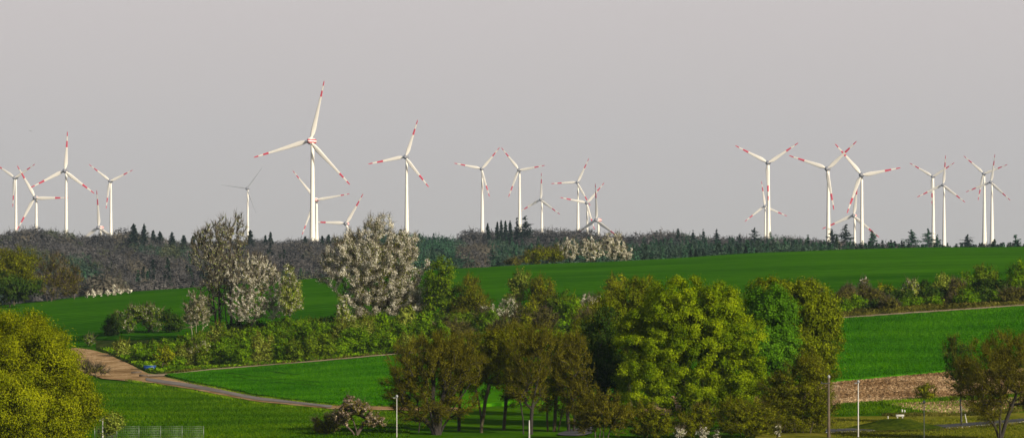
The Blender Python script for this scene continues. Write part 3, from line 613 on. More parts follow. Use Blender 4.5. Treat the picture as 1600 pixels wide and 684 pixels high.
M['clod'] = leafmat('clod', (.10, .055, .022), (.25, .155, .075), (.50, .37, .22), 0)
M['blade_meadow'] = leafmat('blade_meadow', (.020, .062, .0005), (.042, .106, .0008), (.09, .16, .002), .2)
M['blade_verge'] = leafmat('blade_verge', (.05, .07, .003), (.11, .125, .006), (.20, .19, .02), .2)
M['blade_wheat'] = leafmat('blade_wheat', (.014, .074, .0005), (.030, .128, .0008), (.065, .19, .0015), .2)
scatter('soil_clods', [(1313, 634), (1440, 626), (1520, 622), (1600, 618), (1640, 616)], [(1313, 598.5), (1480, 583), (1600, 577), (1640, 575)], 30000, M['clod'], .13, .20, 0, 41, False)
scatter('soil_clods', [(1395, 635), (1420, 640), (1450, 645), (1480, 648), (1540, 646), (1600, 637)], [(1395, 633), (1420, 632), (1450, 631), (1480, 629.5), (1540, 627), (1600, 622)], 9000, M['clod'], .12, .20, 0, 42, False)
scatter('weeds', [(1380, 634), (1450, 646), (1480, 649), (1540, 648), (1610, 640)], [(1380, 630), (1450, 629), (1480, 627), (1540, 625), (1610, 619)], 3500, M['leaf_bank'], .05, .1, .3, 43)
scatter('meadow_grass', [(150, 690), (640, 690)], [(150, 597), (240, 602), (300, 612), (400, 631), (520, 643), (640, 646)], 60000, M['blade_meadow'], .05, .0, .16, 44)
scatter('meadow_grass', [(1305, 690), (1640, 690)], [(1305, 655), (1640, 655)], 30000, M['blade_verge'], .045, .05, .14, 45)
scatter('meadow_grass', [(1305, 650), (1640, 640)], [(1305, 636), (1450, 630), (1640, 616)], 12000, M['blade_meadow'], .05, .0, .2, 47)
scatter('wheat_blades', [(262, 589.5), (300, 599), (400, 620), (520, 635), (640, 638)], [(262, 588.5), (330, 582), (470, 571), (560, 563), (640, 555)], 60000, M['blade_wheat'], .06, .36, .12, 46)
scatter('wheat_blades', [(1310, 598), (1480, 583), (1600, 577), (1640, 575)], [(1310, 501), (1400, 496), (1500, 489), (1640, 479)], 60000, M['blade_wheat'], .07, .36, .14, 48)
mat_rut = groundmat('rut_soil', ((.010, .028, .001), (.016, .050, .001), (.022, .085, .001)), (.2, .8), 2.0)
for lo in ([(352, 586.5), (400, 592.5), (445, 597.5), (500, 601)], [(362, 592.5), (400, 599), (450, 604), (500, 607)], [(420, 584), (445, 588), (470, 590)]):
    strip('tractor_rut', lo, [(x, y - .7) for x, y in lo], mat_rut, .47, 3, 3, jag=.5)
# bushes standing on the crest ------------------------------------------
plant('dry', 806, 985, [(806, 407, 12, 6), (796, 409, 9, 4)], 'low brown bush at the left end of the crest bushes', 'bush', 'bush')
plant('dry', 836, 990, [(834, 400, 22, 12), (848, 396, 16, 13)], 'olive brown bush left of centre among the crest bushes', 'bush', 'bush', cover=2.4, leaf='leaf_olive')
plant('dry', 868, 995, [(866, 396, 17, 16)], 'olive brown bush touching the white blossom on the crest', 'bush', 'bush', cover=2.2, leaf='leaf_olive')
plant('blossom', 890, 998, [(888, 390, 20, 20)], 'leftmost of the three white blossom trees on the crest', 'blossom_tree', bc=1.5, group='three white blossom trees on the crest')
plant('blossom', 922, 1000, [(922, 389, 24, 20)], 'middle of the three white blossom trees on the crest', 'blossom_tree', bc=1.6, group='three white blossom trees on the crest')
plant('blossom', 960, 1003, [(956, 384, 22, 24), (974, 395, 18, 14)], 'rightmost and tallest of the three white blossom trees on the crest', 'blossom_tree', bc=2.0, group='three white blossom trees on the crest')

# conifers ---------------------------------------------------------------
def conifer(px, Y, top, wpx, label, style='spruce', mat='needle', base=None, group=None, name='conifer'):
    rng = np.random.default_rng(int(px * 7 + top)); X0 = at(px, Y); z0 = float(zt(X0, Y)); gsc = Y / F
    H = (HY - top) * gsc - z0; Rr = wpx / 2 * gsc * (1.55 if style == 'spruce' else 1.25)
    root = empty(name, (X0, Y, z0)); tag(root, label, 'tree', group)
    lean = rng.normal(0, .01, 2)
    V, Q = tubes(np.array([[0, 0, 0.], [0, 0, H * .5]]), np.array([[0, 0, H * .5], [lean[0] * H, lean[1] * H, H * .97]]), np.array([.32, .22]), np.array([.22, .06]), 6)
    obj('trunk', mesh('trunk', V, Q, M['bark_dark']), root)
    Cc = []; s = .95 * Y / 3840
    z = H * (.25 if style == 'spruce' else .45)
    z1 = z
    while z < H:
        t = (z - z1) / (H - z1)
        rr = Rr * ((1 - t) ** .55 * .9 + .06 if style == 'spruce' else (math.sin(math.pi * min(1, .25 + t * .8)) * .9 + .15)) * rng.uniform(.65, 1.15)
        if style == 'pine' and rng.random() < .15: z += H * .05; continue
        for a in rng.uniform(0, 6.28, 11):
            br = rr * (rng.uniform(.55, 1.3) if style == 'pine' else rng.uniform(.8, 1.15)); zz = z + rng.normal(0, H * (.045 if style == 'pine' else .012)); k = max(2, int(br / (s * .9)) + 1)
            for q in range(k):
                d = br * (q + .6) / k * rng.uniform(.8, 1.1)
                Cc.append((math.cos(a) * d + lean[0] * z, math.sin(a) * d + lean[1] * z, zz - d * (.25 if style == 'spruce' else -.05) + rng.normal(0, .12)))
        z += H * (.03 if style == 'spruce' else .05)
    Cc.append((lean[0] * H, lean[1] * H, H - s))
    C = np.array(Cc); V, Q = leaves(C, s, rng, up=1.3, asp=.65)
    V2, Q2 = twigs(C, np.stack([C[:, 0], C[:, 1], np.full(len(C), -.4)], 1), s * 1.6, s * .25, rng)
    obj('crown', mesh('crown', np.vstack([V, V2]), np.vstack([Q, Q2 + len(V)]), M[mat], rng.uniform(0, 1, 2 * len(C))), root)
    # short leader
    return root
CON = [(209, 351, 17, 'broad dark spruce, first and leftmost of the dark conifers on the left skyline'), (225, 351, 12, 'tall pointed spruce, second of the dark conifers on the left skyline'),
       (240, 360, 10, 'shorter spruce, third of the dark conifers on the left skyline'), (249, 363, 17, 'bulky bluish spruce, fourth of the dark conifers, reaching far down the slope'),
       (269, 364, 13, 'spruce with a ragged top, fifth of the dark conifers on the left skyline'), (287, 367, 12, 'spruce just left of the tall thin blossom trees'),
       (302, 369, 10, 'small spruce partly behind the tall thin blossom trees'), (391, 359, 14, 'dark spruce at the foot of the small grey wind turbine'),
       (415, 367, 8, 'small spruce, left one of a tight pair left of the biggest turbine'), (423, 364, 9, 'small spruce, right one of a tight pair left of the biggest turbine'),
       (476, 369, 8, 'tiny conifer top just left of the biggest turbine tower'), (503, 369, 7, 'tiny conifer top just right of the biggest turbine tower'), (514, 366, 9, 'dark conifer top left of the huge blossom tree'),
       (627, 358, 12, 'dark green conifer left of the tower between blossom tree and green wood'), (762, 350, 9, 'small conifer at the foot of the sixth tall turbine, centre skyline'),
       (777, 348, 8, 'first of four small conifers left of the wide dark pine'), (783, 346, 8, 'second of four small conifers left of the wide dark pine'), (790, 346, 8, 'third of four small conifers left of the wide dark pine'), (797, 347, 9, 'fourth of four small conifers left of the wide dark pine')]
for px, top, w, lab in CON: conifer(px, 2240, top, w, lab, group='dark conifers along the left and centre skyline')
conifer(820, 2250, 340, 26, 'wide bushy dark pine, highest tree on the centre skyline', 'pine'); conifer(808, 2255, 346, 14, 'dark pine leaning on the wide bushy pine', 'pine')
for px, top, w, lab in ((1060, 360, 12, 'flat topped pine on the skyline above the left of the largest tree'), (1083, 363, 9, 'small dark pine right of the flat topped pine'), (1100, 361, 7, 'thin pine on the brown wood skyline'),
                        (1119, 361, 12, 'bushy pine on the brown wood skyline'), (1156, 366, 8, 'small pine left of the layered pine near the turbine pair'), (1180, 356, 18, 'tall layered pine just left of the turbine tower pair'),
                        (1301, 357, 16, 'dense dark conifer left of the broader dark pine on the right skyline'), (1320, 354, 22, 'broad dark pine, the biggest on the right skyline')):
    conifer(px, 2250, top, w, lab, 'pine')
for px, top, w, lab in ((1362, 361, 13, 'slim grey-green pine beside the tower right of the broad dark pine'), (1425, 361, 20, 'open grey-green pine, leftmost of the two layered pines'), (1451, 361, 17, 'layered pine in front of the turbine tower pair'),
                        (1464, 371, 13, 'shorter pine tucked between the turbine tower pair'), (1511, 367, 18, 'lone windswept pine left of the last turbine pair'), (1586, 366, 13, 'small round pine at the far right skyline')):
    conifer(px, 2300, top, w, lab, 'pine', 'needle_green' if w != 18 else 'needle')
for px, top, w, lab in ((1078, 390, 11, 'dark conifer at the left end of the low row behind the crest'), (1088, 392, 8, 'second dark conifer of the low row behind the crest'), (1099, 393, 12, 'third, low and wide, dark conifer of the row behind the crest'),
                        (1123, 381, 22, 'largest dark conifer of the low row behind the crest'), (1140, 386, 12, 'dark conifer right of the largest one in the low row'), (1151, 382, 14, 'pointed dark conifer in the middle of the low row'),
                        (1165, 385, 12, 'dark conifer right of the pointed one in the low row'), (1181, 389, 10, 'last small dark conifer at the right end of the low row')):
    conifer(px, 1420, top, w, lab, group='low row of dark conifers behind the crest')
for px, top in ((1310.5, 374), (1313.5, 376)):
    X0 = at(px, 1500); z0 = float(zt(X0, 1500)); H = (HY - top) * 1500 / F - z0
    V, Q = tubes(np.array([[0, 0, 0.], [0, 0, H * .8]]), np.array([[0, 0, H * .8], [.2, 0, H]]), np.array([.16, .1]), np.array([.1, .02]), 6)
    V2, Q2 = twigs(np.array([[0, 0, H * f] for f in (.6, .7, .75, .8, .85, .9)]), np.array([[1, .3, .8], [-1, 0, .9], [.8, 0, 1], [-.7, .4, 1], [.6, 0, 1.2], [-.5, 0, 1.4]]), 1.2, .05, RNG)
    rt_ = empty('dead_tree', (X0, 1500, z0)); tag(rt_, ('left' if px < 1312 else 'right') + ' pale bare trunk of the thin pair in front of the broad dark pine', 'tree', 'pair of pale bare trunks')
    obj('trunk', mesh('trunk', V, Q, M['bark_pale']), rt_); obj('branches', mesh('branches', V2, Q2, M['bark_pale']), rt_)

# the far wood: one mass ------------------------------------------------
SKX = [-400, 0, 30, 60, 90, 130, 170, 195, 235, 300, 400, 480, 520, 600, 640, 690, 715, 735, 760, 830, 870, 950, 1000, 1050, 1100, 1200, 1250, 1300, 1340, 1400, 1600, 2000]
SKY = [362, 358, 357, 351, 357, 360, 362, 357, 366, 373, 374, 369, 369, 364, 361, 365, 373, 360, 357, 352, 359, 361, 360, 361, 364, 367, 369, 371, 377, 381, 381, 381]
def proto(kind, g2):
    """unit tree, height 1"""
    if kind == 'round':
        C = lobe_pts([(0, 0, .62, .30, .30, .36), (.12, .05, .5, .2, .2, .25), (-.12, -.05, .55, .2, .2, .25)], 640, g2, 7); s = .030
        o_ = C - np.array([0, 0, .5]); o_ /= np.linalg.norm(o_, axis=1, keepdims=True)
        V, Q = leaves(C, s, g2, up=.1, asp=.9, out=o_ * 1.6, rn=.6)
        C = C[::7]; D = C - np.array([0, 0, .3]); V2, Q2 = twigs(C, D + g2.normal(0, .1, C.shape) + np.array([0, 0, .25]), .11, .007, g2)
        V3, Q3 = tubes(np.array([[0, 0, 0.]]), np.array([[0, 0, .75]]), np.array([.018]), np.array([.006]), 4)
        return np.vstack([V, V2, V3]), np.vstack([Q, Q2 + len(V), Q3 + len(V) + len(V2)])
    Cs = []
    for z in np.linspace(.2, 1, 18):
        rr = .17 * (1 - z) ** .8 + .01
        for a in g2.uniform(0, 6.28, 6):
            for d in (.55, 1): Cs.append((math.cos(a) * d * rr, math.sin(a) * d * rr, z - d * rr * .3))
    C = np.array(Cs); V, Q = leaves(C, .035, g2, up=1, asp=.7)
    V3, Q3 = tubes(np.array([[0, 0, 0.]]), np.array([[0, 0, .8]]), np.array([.018]), np.array([.006]), 4)
    return np.vstack([V, V3]), np.vstack([Q, Q3 + len(V)])
def wood():
    g2 = np.random.default_rng(5)
    PR = {'round': [proto('round', g2) for _ in range(5)], 'cone': [proto('cone', g2) for _ in range(4)]}
    acc = {}
    def put(kind, mat, X, Y, h, wf=1):
        V, Q = PR[kind][g2.integers(0, len(PR[kind]))]
        a = g2.uniform(0, 6.28); c, s = math.cos(a), math.sin(a); w = h * wf * g2.uniform(.85, 1.2)
        W = np.stack([(V[:, 0] * c - V[:, 1] * s) * w, (V[:, 0] * s + V[:, 1] * c) * w, V[:, 2] * h], 1) + np.array([X, Y, float(zt(X, Y)) - .3])
        A = acc.setdefault(mat, [[], [], [], 0]); A[0].append(W); A[1].append(Q + A[3]); A[3] += len(W)
        A[2].append(.82 * g2.uniform(0, 1) + .18 * g2.uniform(0, 1, len(Q)))
    def pick(px, Y):
        u = g2.random(); back = Y > 2200; nz = math.sin(px / 37 + Y / 160) + math.sin(px / 91 - Y / 240 + 2)
        if px < 585:
            if back: return ('round', 'far_brown_hazed') if u < .8 else ('round', 'far_tan' if u < .88 else 'far_olive')
            if nz > 1.0: return ('round', 'far_green') if u < .5 else ('round', 'far_olive')
            if nz < -1.1: return ('cone', 'needle') if u < .35 else ('round', 'far_brown_hazed')
            return ('round', 'far_brown_hazed') if u < .74 else (('round', 'far_tan') if u < .9 else (('cone', 'needle_green') if u < .95 else ('round', 'far_olive')))
        if px < 722: return ('round', 'needle_green') if u < .6 else (('cone', 'needle_green') if u < .85 else ('round', 'far_green'))
        if px < 960:
            if back: return ('round', 'far_brown_hazed') if u < .93 else ('round', 'far_tan')
            if px < 768: return ('round', 'far_brown_hazed') if u < .6 else ('round', 'far_tan')
            return ('cone', 'needle_green') if u < .75 else ('round', 'far_green')
        if px < 1335:
            if back: return ('round', 'far_brown_hazed') if u < .8 else (('round', 'far_green') if u < .93 else ('cone', 'needle_green'))
            return ('cone', 'needle_green') if u < .55 else (('cone', 'far_green') if u < .85 else ('round', 'far_green'))
        return ('cone', 'needle') if u < .4 else (('cone', 'needle_green') if u < .8 else ('round', 'far_brown_hazed'))
    def one(px, Y, lo, hi, cap=1.0, kind=None):
        X = at(px, Y); gy = HY - float(zt(X, Y)) * F / Y
        hm = (gy - np.interp(px, SKX, SKY)) * Y / F
        k = kind or pick(px, Y); h = min(g2.uniform(lo, hi), hm * g2.uniform(.86, 1.03) * cap * (1 + .07 * math.sin(px / 11.0 + Y) + .06 * math.sin(px / 27.0)))
        if h > 2: put(k[0], k[1], X, Y, h, 1.15 if k[0] == 'round' else 1.0)
    for px in np.arange(-420, 2000, 10.5):      # skyline rows
        for Y in (2400, 2355, 2310): one(px + g2.uniform(-5, 5), Y + g2.uniform(-20, 20), 30, 40)
    for Y in np.arange(1400, 2290, 62):
        for px in np.arange(-420, 2000, 5200 / Y * 6000 / 2200 * 1.45):
            one(px + g2.uniform(-4, 4), Y + g2.uniform(-30, 30), 11, 17)
    # pale round thicket behind the short blossom row
    for px, Y, h in ((150, 1360, 17), (163, 1355, 19), (176, 1358, 18), (140, 1365, 15), (186, 1362, 15)): put('round', 'far_tan', at(px, Y), Y, h, 1.3)
    for mat, A in acc.items():
        nm = {'far_brown_hazed': 'leafless_woodland', 'far_tan': 'pale_woodland', 'far_green': 'larch_woodland', 'far_olive': 'budding_woodland', 'needle': 'dark_conifer_woodland', 'needle_green': 'conifer_woodland'}[mat]
        tag(obj(nm, mesh(nm, np.vstack(A[0]), np.vstack(A[1]), M[mat], np.concatenate(A[2]))), kind='stuff')
        NF[0] += sum(len(q) for q in A[1])
wood()

# ------------------------------------------------------------ wind turbines
def stripemat(name, bands, base=(.80, .75, .66), red=(.62, .05, .085), axis='Z', rough=.5):
    m, N, L = newmat(name); o = N.new('ShaderNodeOutputMaterial'); p = N.new('ShaderNodeBsdfPrincipled'); p.inputs['Roughness'].default_value = rough
    tc = N.new('ShaderNodeTexCoord'); sx = N.new('ShaderNodeSeparateXYZ'); r = N.new('ShaderNodeValToRGB'); r.color_ramp.interpolation = 'CONSTANT'
    e = r.color_ramp.elements; e[0].position = 0; e[0].color = (*base, 1); e[1].position = bands[0][0]; e[1].color = (*red, 1)
    q = e.new(bands[0][1]); q.color = (*base, 1)
    for a, b in bands[1:]:
        q = e.new(a); q.color = (*red, 1)
        if b < 1: q = e.new(b); q.color = (*base, 1)
    mt = N.new('ShaderNodeMath'); mt.operation = 'DIVIDE'; mt.inputs[1].default_value = 41.0 if axis == 'Z' else 8.0
    L.new(tc.outputs['Object'], sx.inputs[0])
    if axis == 'Z': L.new(sx.outputs['Z'], mt.inputs[0])
    else:
        ad = N.new('ShaderNodeMath'); ad.operation = 'ADD'; ad.inputs[1].default_value = 2.2; L.new(sx.outputs['Z'], ad.inputs[0]); L.new(ad.outputs[0], mt.inputs[0])
        mt.inputs[1].default_value = 4.4
    L.new(mt.outputs[0], r.inputs[0]); L.new(r.outputs[0], p.inputs['Base Color']); L.new(p.outputs[0], o.inputs[0]); return m
m_bl = stripemat('blade_red_bands', [(.60, .76), (.88, 1.0)])
m_bl2 = stripemat('blade_red_tip', [(.735, .835), (.915, 1.0)])
m_grey = plain('blade_grey', (.30, .31, .33), .5)
m_white = plain('tower_white', (.80, .75, .65), .55, nscale=.05, namt=.04)
m_nac = plain('nacelle_grey', (.24, .24, .26), .5)
m_nred = stripemat('nacelle_red_stripes', [(.2, .4), (.6, .8)], axis='N')
m_spin = plain('spinner_shade_grey', (.16, .16, .18), .5)  # dark grey carries the shade on the nose cone in its colour
def lathe(prof, n=20, axis='Z'):
    P = np.array(prof); th = np.arange(n) / n * 2 * np.pi; V = []
    for r_, z in P:
        ring = np.stack([r_ * np.cos(th), r_ * np.sin(th), np.full(n, z)], 1)
        V.append(ring if axis == 'Z' else ring[:, [0, 2, 1]])
    V = np.concatenate(V); k = np.arange(n); k2 = (k + 1) % n; Q = []
    for i in range(len(P) - 1): Q.append(np.stack([i * n + k, i * n + k2, (i + 1) * n + k2, (i + 1) * n + k], 1))
    return V, np.concatenate(Q)
def blade_mesh(mat, fat=1.0):
    ts = [0, .03, .06, .10, .15, .20, .3, .45, .6, .75, .88, .96, .985, 1.0]
    ch = [1.5, 1.5, 1.9, 2.6, 3.0, 3.05, 2.7, 2.15, 1.65, 1.25, .95, .75, .6, .15]
    tk = [1.5, 1.45, 1.2, .95, .75, .62, .48, .34, .24, .17, .12, .08, .06, .02]
    tw = [20, 20, 19, 17, 15, 13, 10, 7, 4, 2, 1, 0, 0, 0]; n = 14; V = []
    for t, c, k, w in zip(ts, ch, tk, tw):
        a = np.arange(n) / n * 2 * np.pi
        x = np.cos(a) * c * fat / 2 + c * fat * (.14 if t > .05 else .0); y = np.sin(a) * k / 2 * (1 - .35 * np.cos(a) * (t > .08))
        w = R(w * .6 - 4); V.append(np.stack([x * math.cos(w) - y * math.sin(w), x * math.sin(w) + y * math.cos(w) - 1.6 * t * t, np.full(n, 1.0 + t * 40)], 1))
    V = np.concatenate(V); kk = np.arange(n); k2 = (kk + 1) % n; Q = np.concatenate([np.stack([i * n + kk, i * n + k2, (i + 1) * n + k2, (i + 1) * n + kk], 1) for i in range(len(ts) - 1)])
    return mesh('blade', V, Q, mat, smooth=True)
BL = {'a': blade_mesh(m_bl, 1.3), 'b': blade_mesh(m_bl2, 1.05), 'g': blade_mesh(m_grey, .55)}
nv, nq = lathe([(.02, -1.2), (1.3, -1.0), (1.95, .2), (2.2, 1.8), (2.05, 3.6), (1.6, 5.6), (1.0, 7.0), (.4, 7.7), (.02, 7.8)], 20, 'Y')
NAC = {'r': mesh('nacelle', nv, nq, m_nred, smooth=True), 'n': mesh('nacelle', nv, nq, m_nac, smooth=True)}
sv, sq = lathe([(2.3, 0), (2.45, -.8), (2.1, -2.2), (1.4, -3.4), (.6, -4.0), (.02, -4.1)], 18, 'Y')
SPIN = mesh('spinner', sv, sq, m_spin, smooth=True); SPINR = mesh('spinner', sv, sq, m_nred, smooth=True)
TUR = [ # hub px, py, yaw, roll, blade px, visible base (py, width px), blades, nacelle, tag text
 (22.8, 278.0, 27, 62, 45.5, 355, 4.7, 'a', 'n', 'leftmost, one blade cut off by the photo edge'),
 (54.7, 309.0, 17, 90, 58.0, 352, 4.6, 'a', 'r', 'red striped nacelle, one blade level, low behind the left trees'),
 (101.5, 267.0, 15, 5, 61.5, 366, 5.4, 'a', 'n', 'tallest of the left cluster, one blade straight up'),
 (154.5, 355.5, 29, 118, 58.5, 362, 5.0, 'a', 'r', 'nearly sunken behind the left skyline, only one upright blade showing'),
 (171.7, 283.0, 19, 67, 43.6, 360, 5.0, 'a', 'n', 'right end of the left cluster, two blades up in a V'),
 (386.0, 294.6, 15, 38, 43.1, 358, 3.6, 'g', 'n', 'lone turbine with plain dark grey blades and no red bands'),
 (485.2, 220.5, 19, 15, 96.8, 369, 9.0, 'b', 'r', 'biggest and nearest wind turbine, towering over all others'),
 (493.0, 312.0, 17, 81, 58.5, 369, 6.0, 'b', 'r', 'smaller turbine directly behind the tower of the biggest one'),
 (540.4, 349.5, 20, 33, 55.5, 368, 5.0, 'a', 'r', 'low turbine half hidden by the crown of the huge blossom tree'),
 (633.7, 245.5, 17, 20, 61.4, 360, 7.0, 'a', 'n', 'tall turbine standing alone right of the huge blossom tree'),
 (752.4, 264.2, 17, 42, 45.2, 355, 6.0, 'a', 'n', 'left of the two turbines whose raised blade tips nearly touch'),
 (810.6, 265.7, 21, 81, 45.0, 345, 5.6, 'a', 'n', 'right of the two whose raised tips nearly touch, behind the pine'),
 (845.0, 312.0, 29, 3, 42.0, 352, 4.0, 'a', 'n', 'short slim turbine with one blade up, right of the wide dark pine'),
 (902.0, 285.3, 21, 28, 42.5, 358, 5.0, 'a', 'n', 'tallest of the centre right trio above the crest blossom'),
 (916.7, 317.4, 15, 42, 43.0, 356, 4.0, 'a', 'n', 'middle height turbine of the centre right trio, blades crossing its neighbour'),
 (932.0, 343.7, 40, 0, 57.0, 357, 4.0, 'a', 'r', 'lowest of the centre right trio, striped nacelle just above the treetops'),
 (1199.6, 254.7, 18, 58, 58.5, 366, 7.2, 'a', 'n', 'tall turbine with blades in a wide V, taller of the overlapping pair'),
 (1194.9, 322.2, 17, -7, 39.5, 362, 3.5, 'a', 'n', 'small turbine right behind the tower of the tall one with a wide V'),
 (1292.5, 264.0, 23, 49, 65.2, 365, 7.0, 'a', 'n', 'large turbine left of the crossing blade tips on the right'),
 (1345.7, 273.4, 15, 80, 63.6, 382, 6.6, 'a', 'n', 'large turbine right of the crossing blade tips on the right'),
 (1333.8, 336.8, 25, 8, 55.0, 372, 4.2, 'a', 'r', 'low turbine with a striped nacelle between the two large crossing ones'),
 (1457.0, 276.0, 27, 60, 43.0, 374, 6.4, 'a', 'n', 'further and left turbine of the pair behind the layered pines'),
 (1473.7, 289.0, 27, 6, 46.4, 384, 6.4, 'a', 'n', 'nearer and right turbine of the pair behind the layered pines'),
 (1536.8, 271.3, 27, 71, 42.5, 384, 8.0, 'a', 'n', 'left and taller turbine of the last pair at the right edge'),
 (1548.4, 284.7, 31, 10, 44.3, 384, 7.5, 'a', 'n', 'right and lower turbine of the last pair at the right edge')]
_ = 0
for (hx, hy, psi, a0, rp, by, bw, bk, nk, lab) in TUR:
    Y = 41.0 * F / rp; gs = Y / F; ps = R(psi)
    hubX = at(hx, Y); hubZ = (HY - hy) * gs
    off = 3.4; tx = hubX + off * math.sin(ps); ty = Y + off * math.cos(ps)
    z0 = float(zt(tx, ty)); H = hubZ - z0
    root = empty('wind_turbine', (tx, ty, z0), -ps); tag(root, 'wind turbine, ' + lab, 'wind turbine', 'wind turbines along the skyline')
    if bk == 'g': root['label'] = 'pale wind turbine with plain dark grey blades and no red bands'
    rt = max(1.15, .8 + bw * gs * .06); zb = (HY - by) * gs - z0; rb = bw * gs * .5
    fr = min(.95, max(.3, 1 - zb / max(H, 1)))
    def rad(t):                               # t = height fraction
        k = (1 - t) / fr
        return rt + (rb - rt) * (.75 * k + .25 * k ** 3)
    prof = [(rad(t), t * (H - 2.0)) for t in np.linspace(0, 1, 16)] + [(.02, H - 1.9)]
    V, Q = lathe(prof, 24); obj('tower', mesh('tower', V, Q, m_white, smooth=True), root)
    obj('nacelle', NAC[nk], root, (0, -off + 1.4, H)); obj('spinner', SPINR if bk == 'b' else SPIN, root, (0, -off + .3, H))
    for k in range(3): obj('blade', BL[bk], root, (0, -off - .8, H), (0, R(a0 + 120 * k), 0))

# ------------------------------------------------------------ small built things
m_wood = plain('weathered_pole', (.085, .062, .036), .85, nscale=1.5); m_pale = plain('pale_paint', (.45, .43, .38), .5); m_galv = plain('galvanised', (.16, .19, .15), .45, .5)
m_darkm = plain('dark_metal', (.05, .05, .055), .5); m_cap = plain('cap_grey', (.25, .25, .25), .6)
def pole(name, px, Y, top, rad_, mat, label, cat, head=None, lean=0, group=None):
    X0 = at(px, Y); z0 = float(zt(X0, Y)); H = (HY - top) * Y / F - z0
    root = empty(name, (X0, Y, z0)); tag(root, label, cat, group); root.rotation_euler = (0, lean, 0)
    V, Q = lathe([(rad_ * 1.25, -.3), (rad_ * 1.2, .3), (rad_, .4), (rad_ * .7, H), (.01, H + .01)], 12); obj('post', mesh('post', V, Q, mat, smooth=True), root)
    if head == 'lamp':
        V, Q = lathe([(.02, .0), (.08, .02), (.14, .12), (.12, .22), (.05, .3), (.01, .31)], 12); obj('lamp_head', mesh('lamp_head', V, Q, m_cap, smooth=True), root, (0, 0, H))
        V, Q = tubes(np.array([[-.35, 0, H - .02]]), np.array([[.1, 0, H + .03]]), np.array([.05]), np.array([.035]), 8); obj('lamp_arm', mesh('lamp_arm', V, Q, m_cap), root)
    if head == 'utility':
        V, Q = lathe([(rad_ * .8, 0), (rad_ * .95, .05), (rad_ * .9, .22), (.02, .3)], 12); obj('cap', mesh('cap', V, Q, m_cap, smooth=True), root, (0, 0, H))
        V, Q = tubes(np.array([[-.75, -.1, H - .55], [-.72, -.1, H - .55]]), np.array([[.1, -.1, H - .5], [-.72, -.1, H - .35]]), np.array([.04, .05]), np.array([.04, .05]), 8); obj('bracket', mesh('bracket', V, Q, m_darkm), root)
    if head == 'sign':
        V, Q = tubes(np.array([[-.05, 0, H], [-.2, 0, H * .8]]), np.array([[-.25, 0, H + .9], [.3, 0, H * .8]]), np.array([.03, .03]), np.array([.02, .03]), 8); obj('rod', mesh('rod', V, Q, m_galv), root)
    return root
pole('utility_pole', 1295, 378, 590, .15, m_wood, 'round wooden utility pole in front of the olive scrub', 'pole', 'utility')
pole('lamp_post', 1341, 378, 598, .065, m_pale, 'tall slim pale lamp post just right of the wooden utility pole', 'lamp post', 'lamp')
pole('lamp_post', 1444, 378, 630, .045, m_pale, 'slim pale lamp post right of the grassy mound', 'lamp post', 'lamp')
pole('lamp_post', 620, 378, 621, .045, m_pale, 'thin pale lamp post between the fruit tree and the spreading tree', 'lamp post', 'lamp')
pole('lamp_post', 160.5, 376, 656, .07, m_pale, 'short white lamp post at the wire mesh fence', 'lamp post', 'lamp')
pole('post', 827, 380, 656, .075, m_pale, 'pale thick post between the trunks of the bottom row', 'post')
pole('mast', 1502, 408, 634, .09, m_galv, 'grey mast with a thin rod on top beside the road', 'mast', 'sign')
pole('post', 1511, 406, 646, .05, m_pale, 'leaning pale post leaning toward the grey mast', 'post', lean=-.2)
pole('marker_post', 1409.5, 425, 643, .07, m_pale, 'white marker post, left one of two behind the white concrete block', 'post')
pole('marker_post', 1413.5, 424, 644, .07, m_pale, 'white marker post, right one of two behind the white concrete block', 'post')
pole('marker_post', 1387.5, 414, 656, .05, m_pale, 'tiny white marker post left of the white concrete block', 'post')
pole('marker_post', 1534, 455, 608, .09, m_pale, 'short white post seen through the bare corner tree', 'post')
def bx(x0, x1, y0, y1, z0, z1):
    V = np.array([(x, y, z) for z in (z0, z1) for x, y in ((x0, y0), (x1, y0), (x1, y1), (x0, y1))], float)
    return V, np.array([(0, 3, 2, 1), (4, 5, 6, 7), (0, 1, 5, 4), (1, 2, 6, 5), (2, 3, 7, 6), (3, 0, 4, 7)])
def merge(L):
    V, Q, n = [], [], 0
    for v, q in L: V.append(v); Q.append(q + n); n += len(v)
    return np.vstack(V), np.vstack(Q)
def bevel(o, w=.03):
    m = o.modifiers.new('bevel', 'BEVEL'); m.width = w; m.segments = 2; return o
# white block
X0, Y0 = at(1406, 399), 399.0; z0 = float(zt(X0, Y0)) + 1.13
V, Q = merge([bx(-.42, .42, -.25, .25, .08, .28), bx(-.32, -.2, -.2, .2, -.1, .08), bx(.2, .32, -.2, .2, -.1, .08)])
b = bevel(obj('concrete_block', mesh('block', V, Q, m_pale), None, (X0, Y0, z0 + .1)), .02); tag(b, 'low white concrete block on small feet on top of the grassy mound', 'block')
# blue trough
X0, Y0 = ray(235, 578); z0 = float(zt(X0, Y0))
root = empty('water_trough', (X0, Y0 - 1, z0 + .1)); tag(root, 'blue plastic trough lying in the shade of the scrub bank', 'trough')
mb = plain('blue_plastic', (.02, .075, .30), .4)
def trough():
    o_ = [(-.95, -.35), (.95, -.35), (.95, .35), (-.95, .35)]; i_ = [(-.88, -.28), (.88, -.28), (.88, .28), (-.88, .28)]
    V = [(x * .9, y * .85, 0) for x, y in o_] + [(x, y, .62) for x, y in o_] + [(x, y, .62) for x, y in i_] + [(x * .9, y * .85, .08) for x, y in i_]
    Q = [(0, 3, 2, 1)] + [(k, (k + 1) % 4, 4 + (k + 1) % 4, 4 + k) for k in range(4)] + [(4 + k, 4 + (k + 1) % 4, 8 + (k + 1) % 4, 8 + k) for k in range(4)] + [(8 + k, 8 + (k + 1) % 4, 12 + (k + 1) % 4, 12 + k) for k in range(4)] + [(12, 13, 14, 15)]
    return np.array(V, float), np.array(Q)
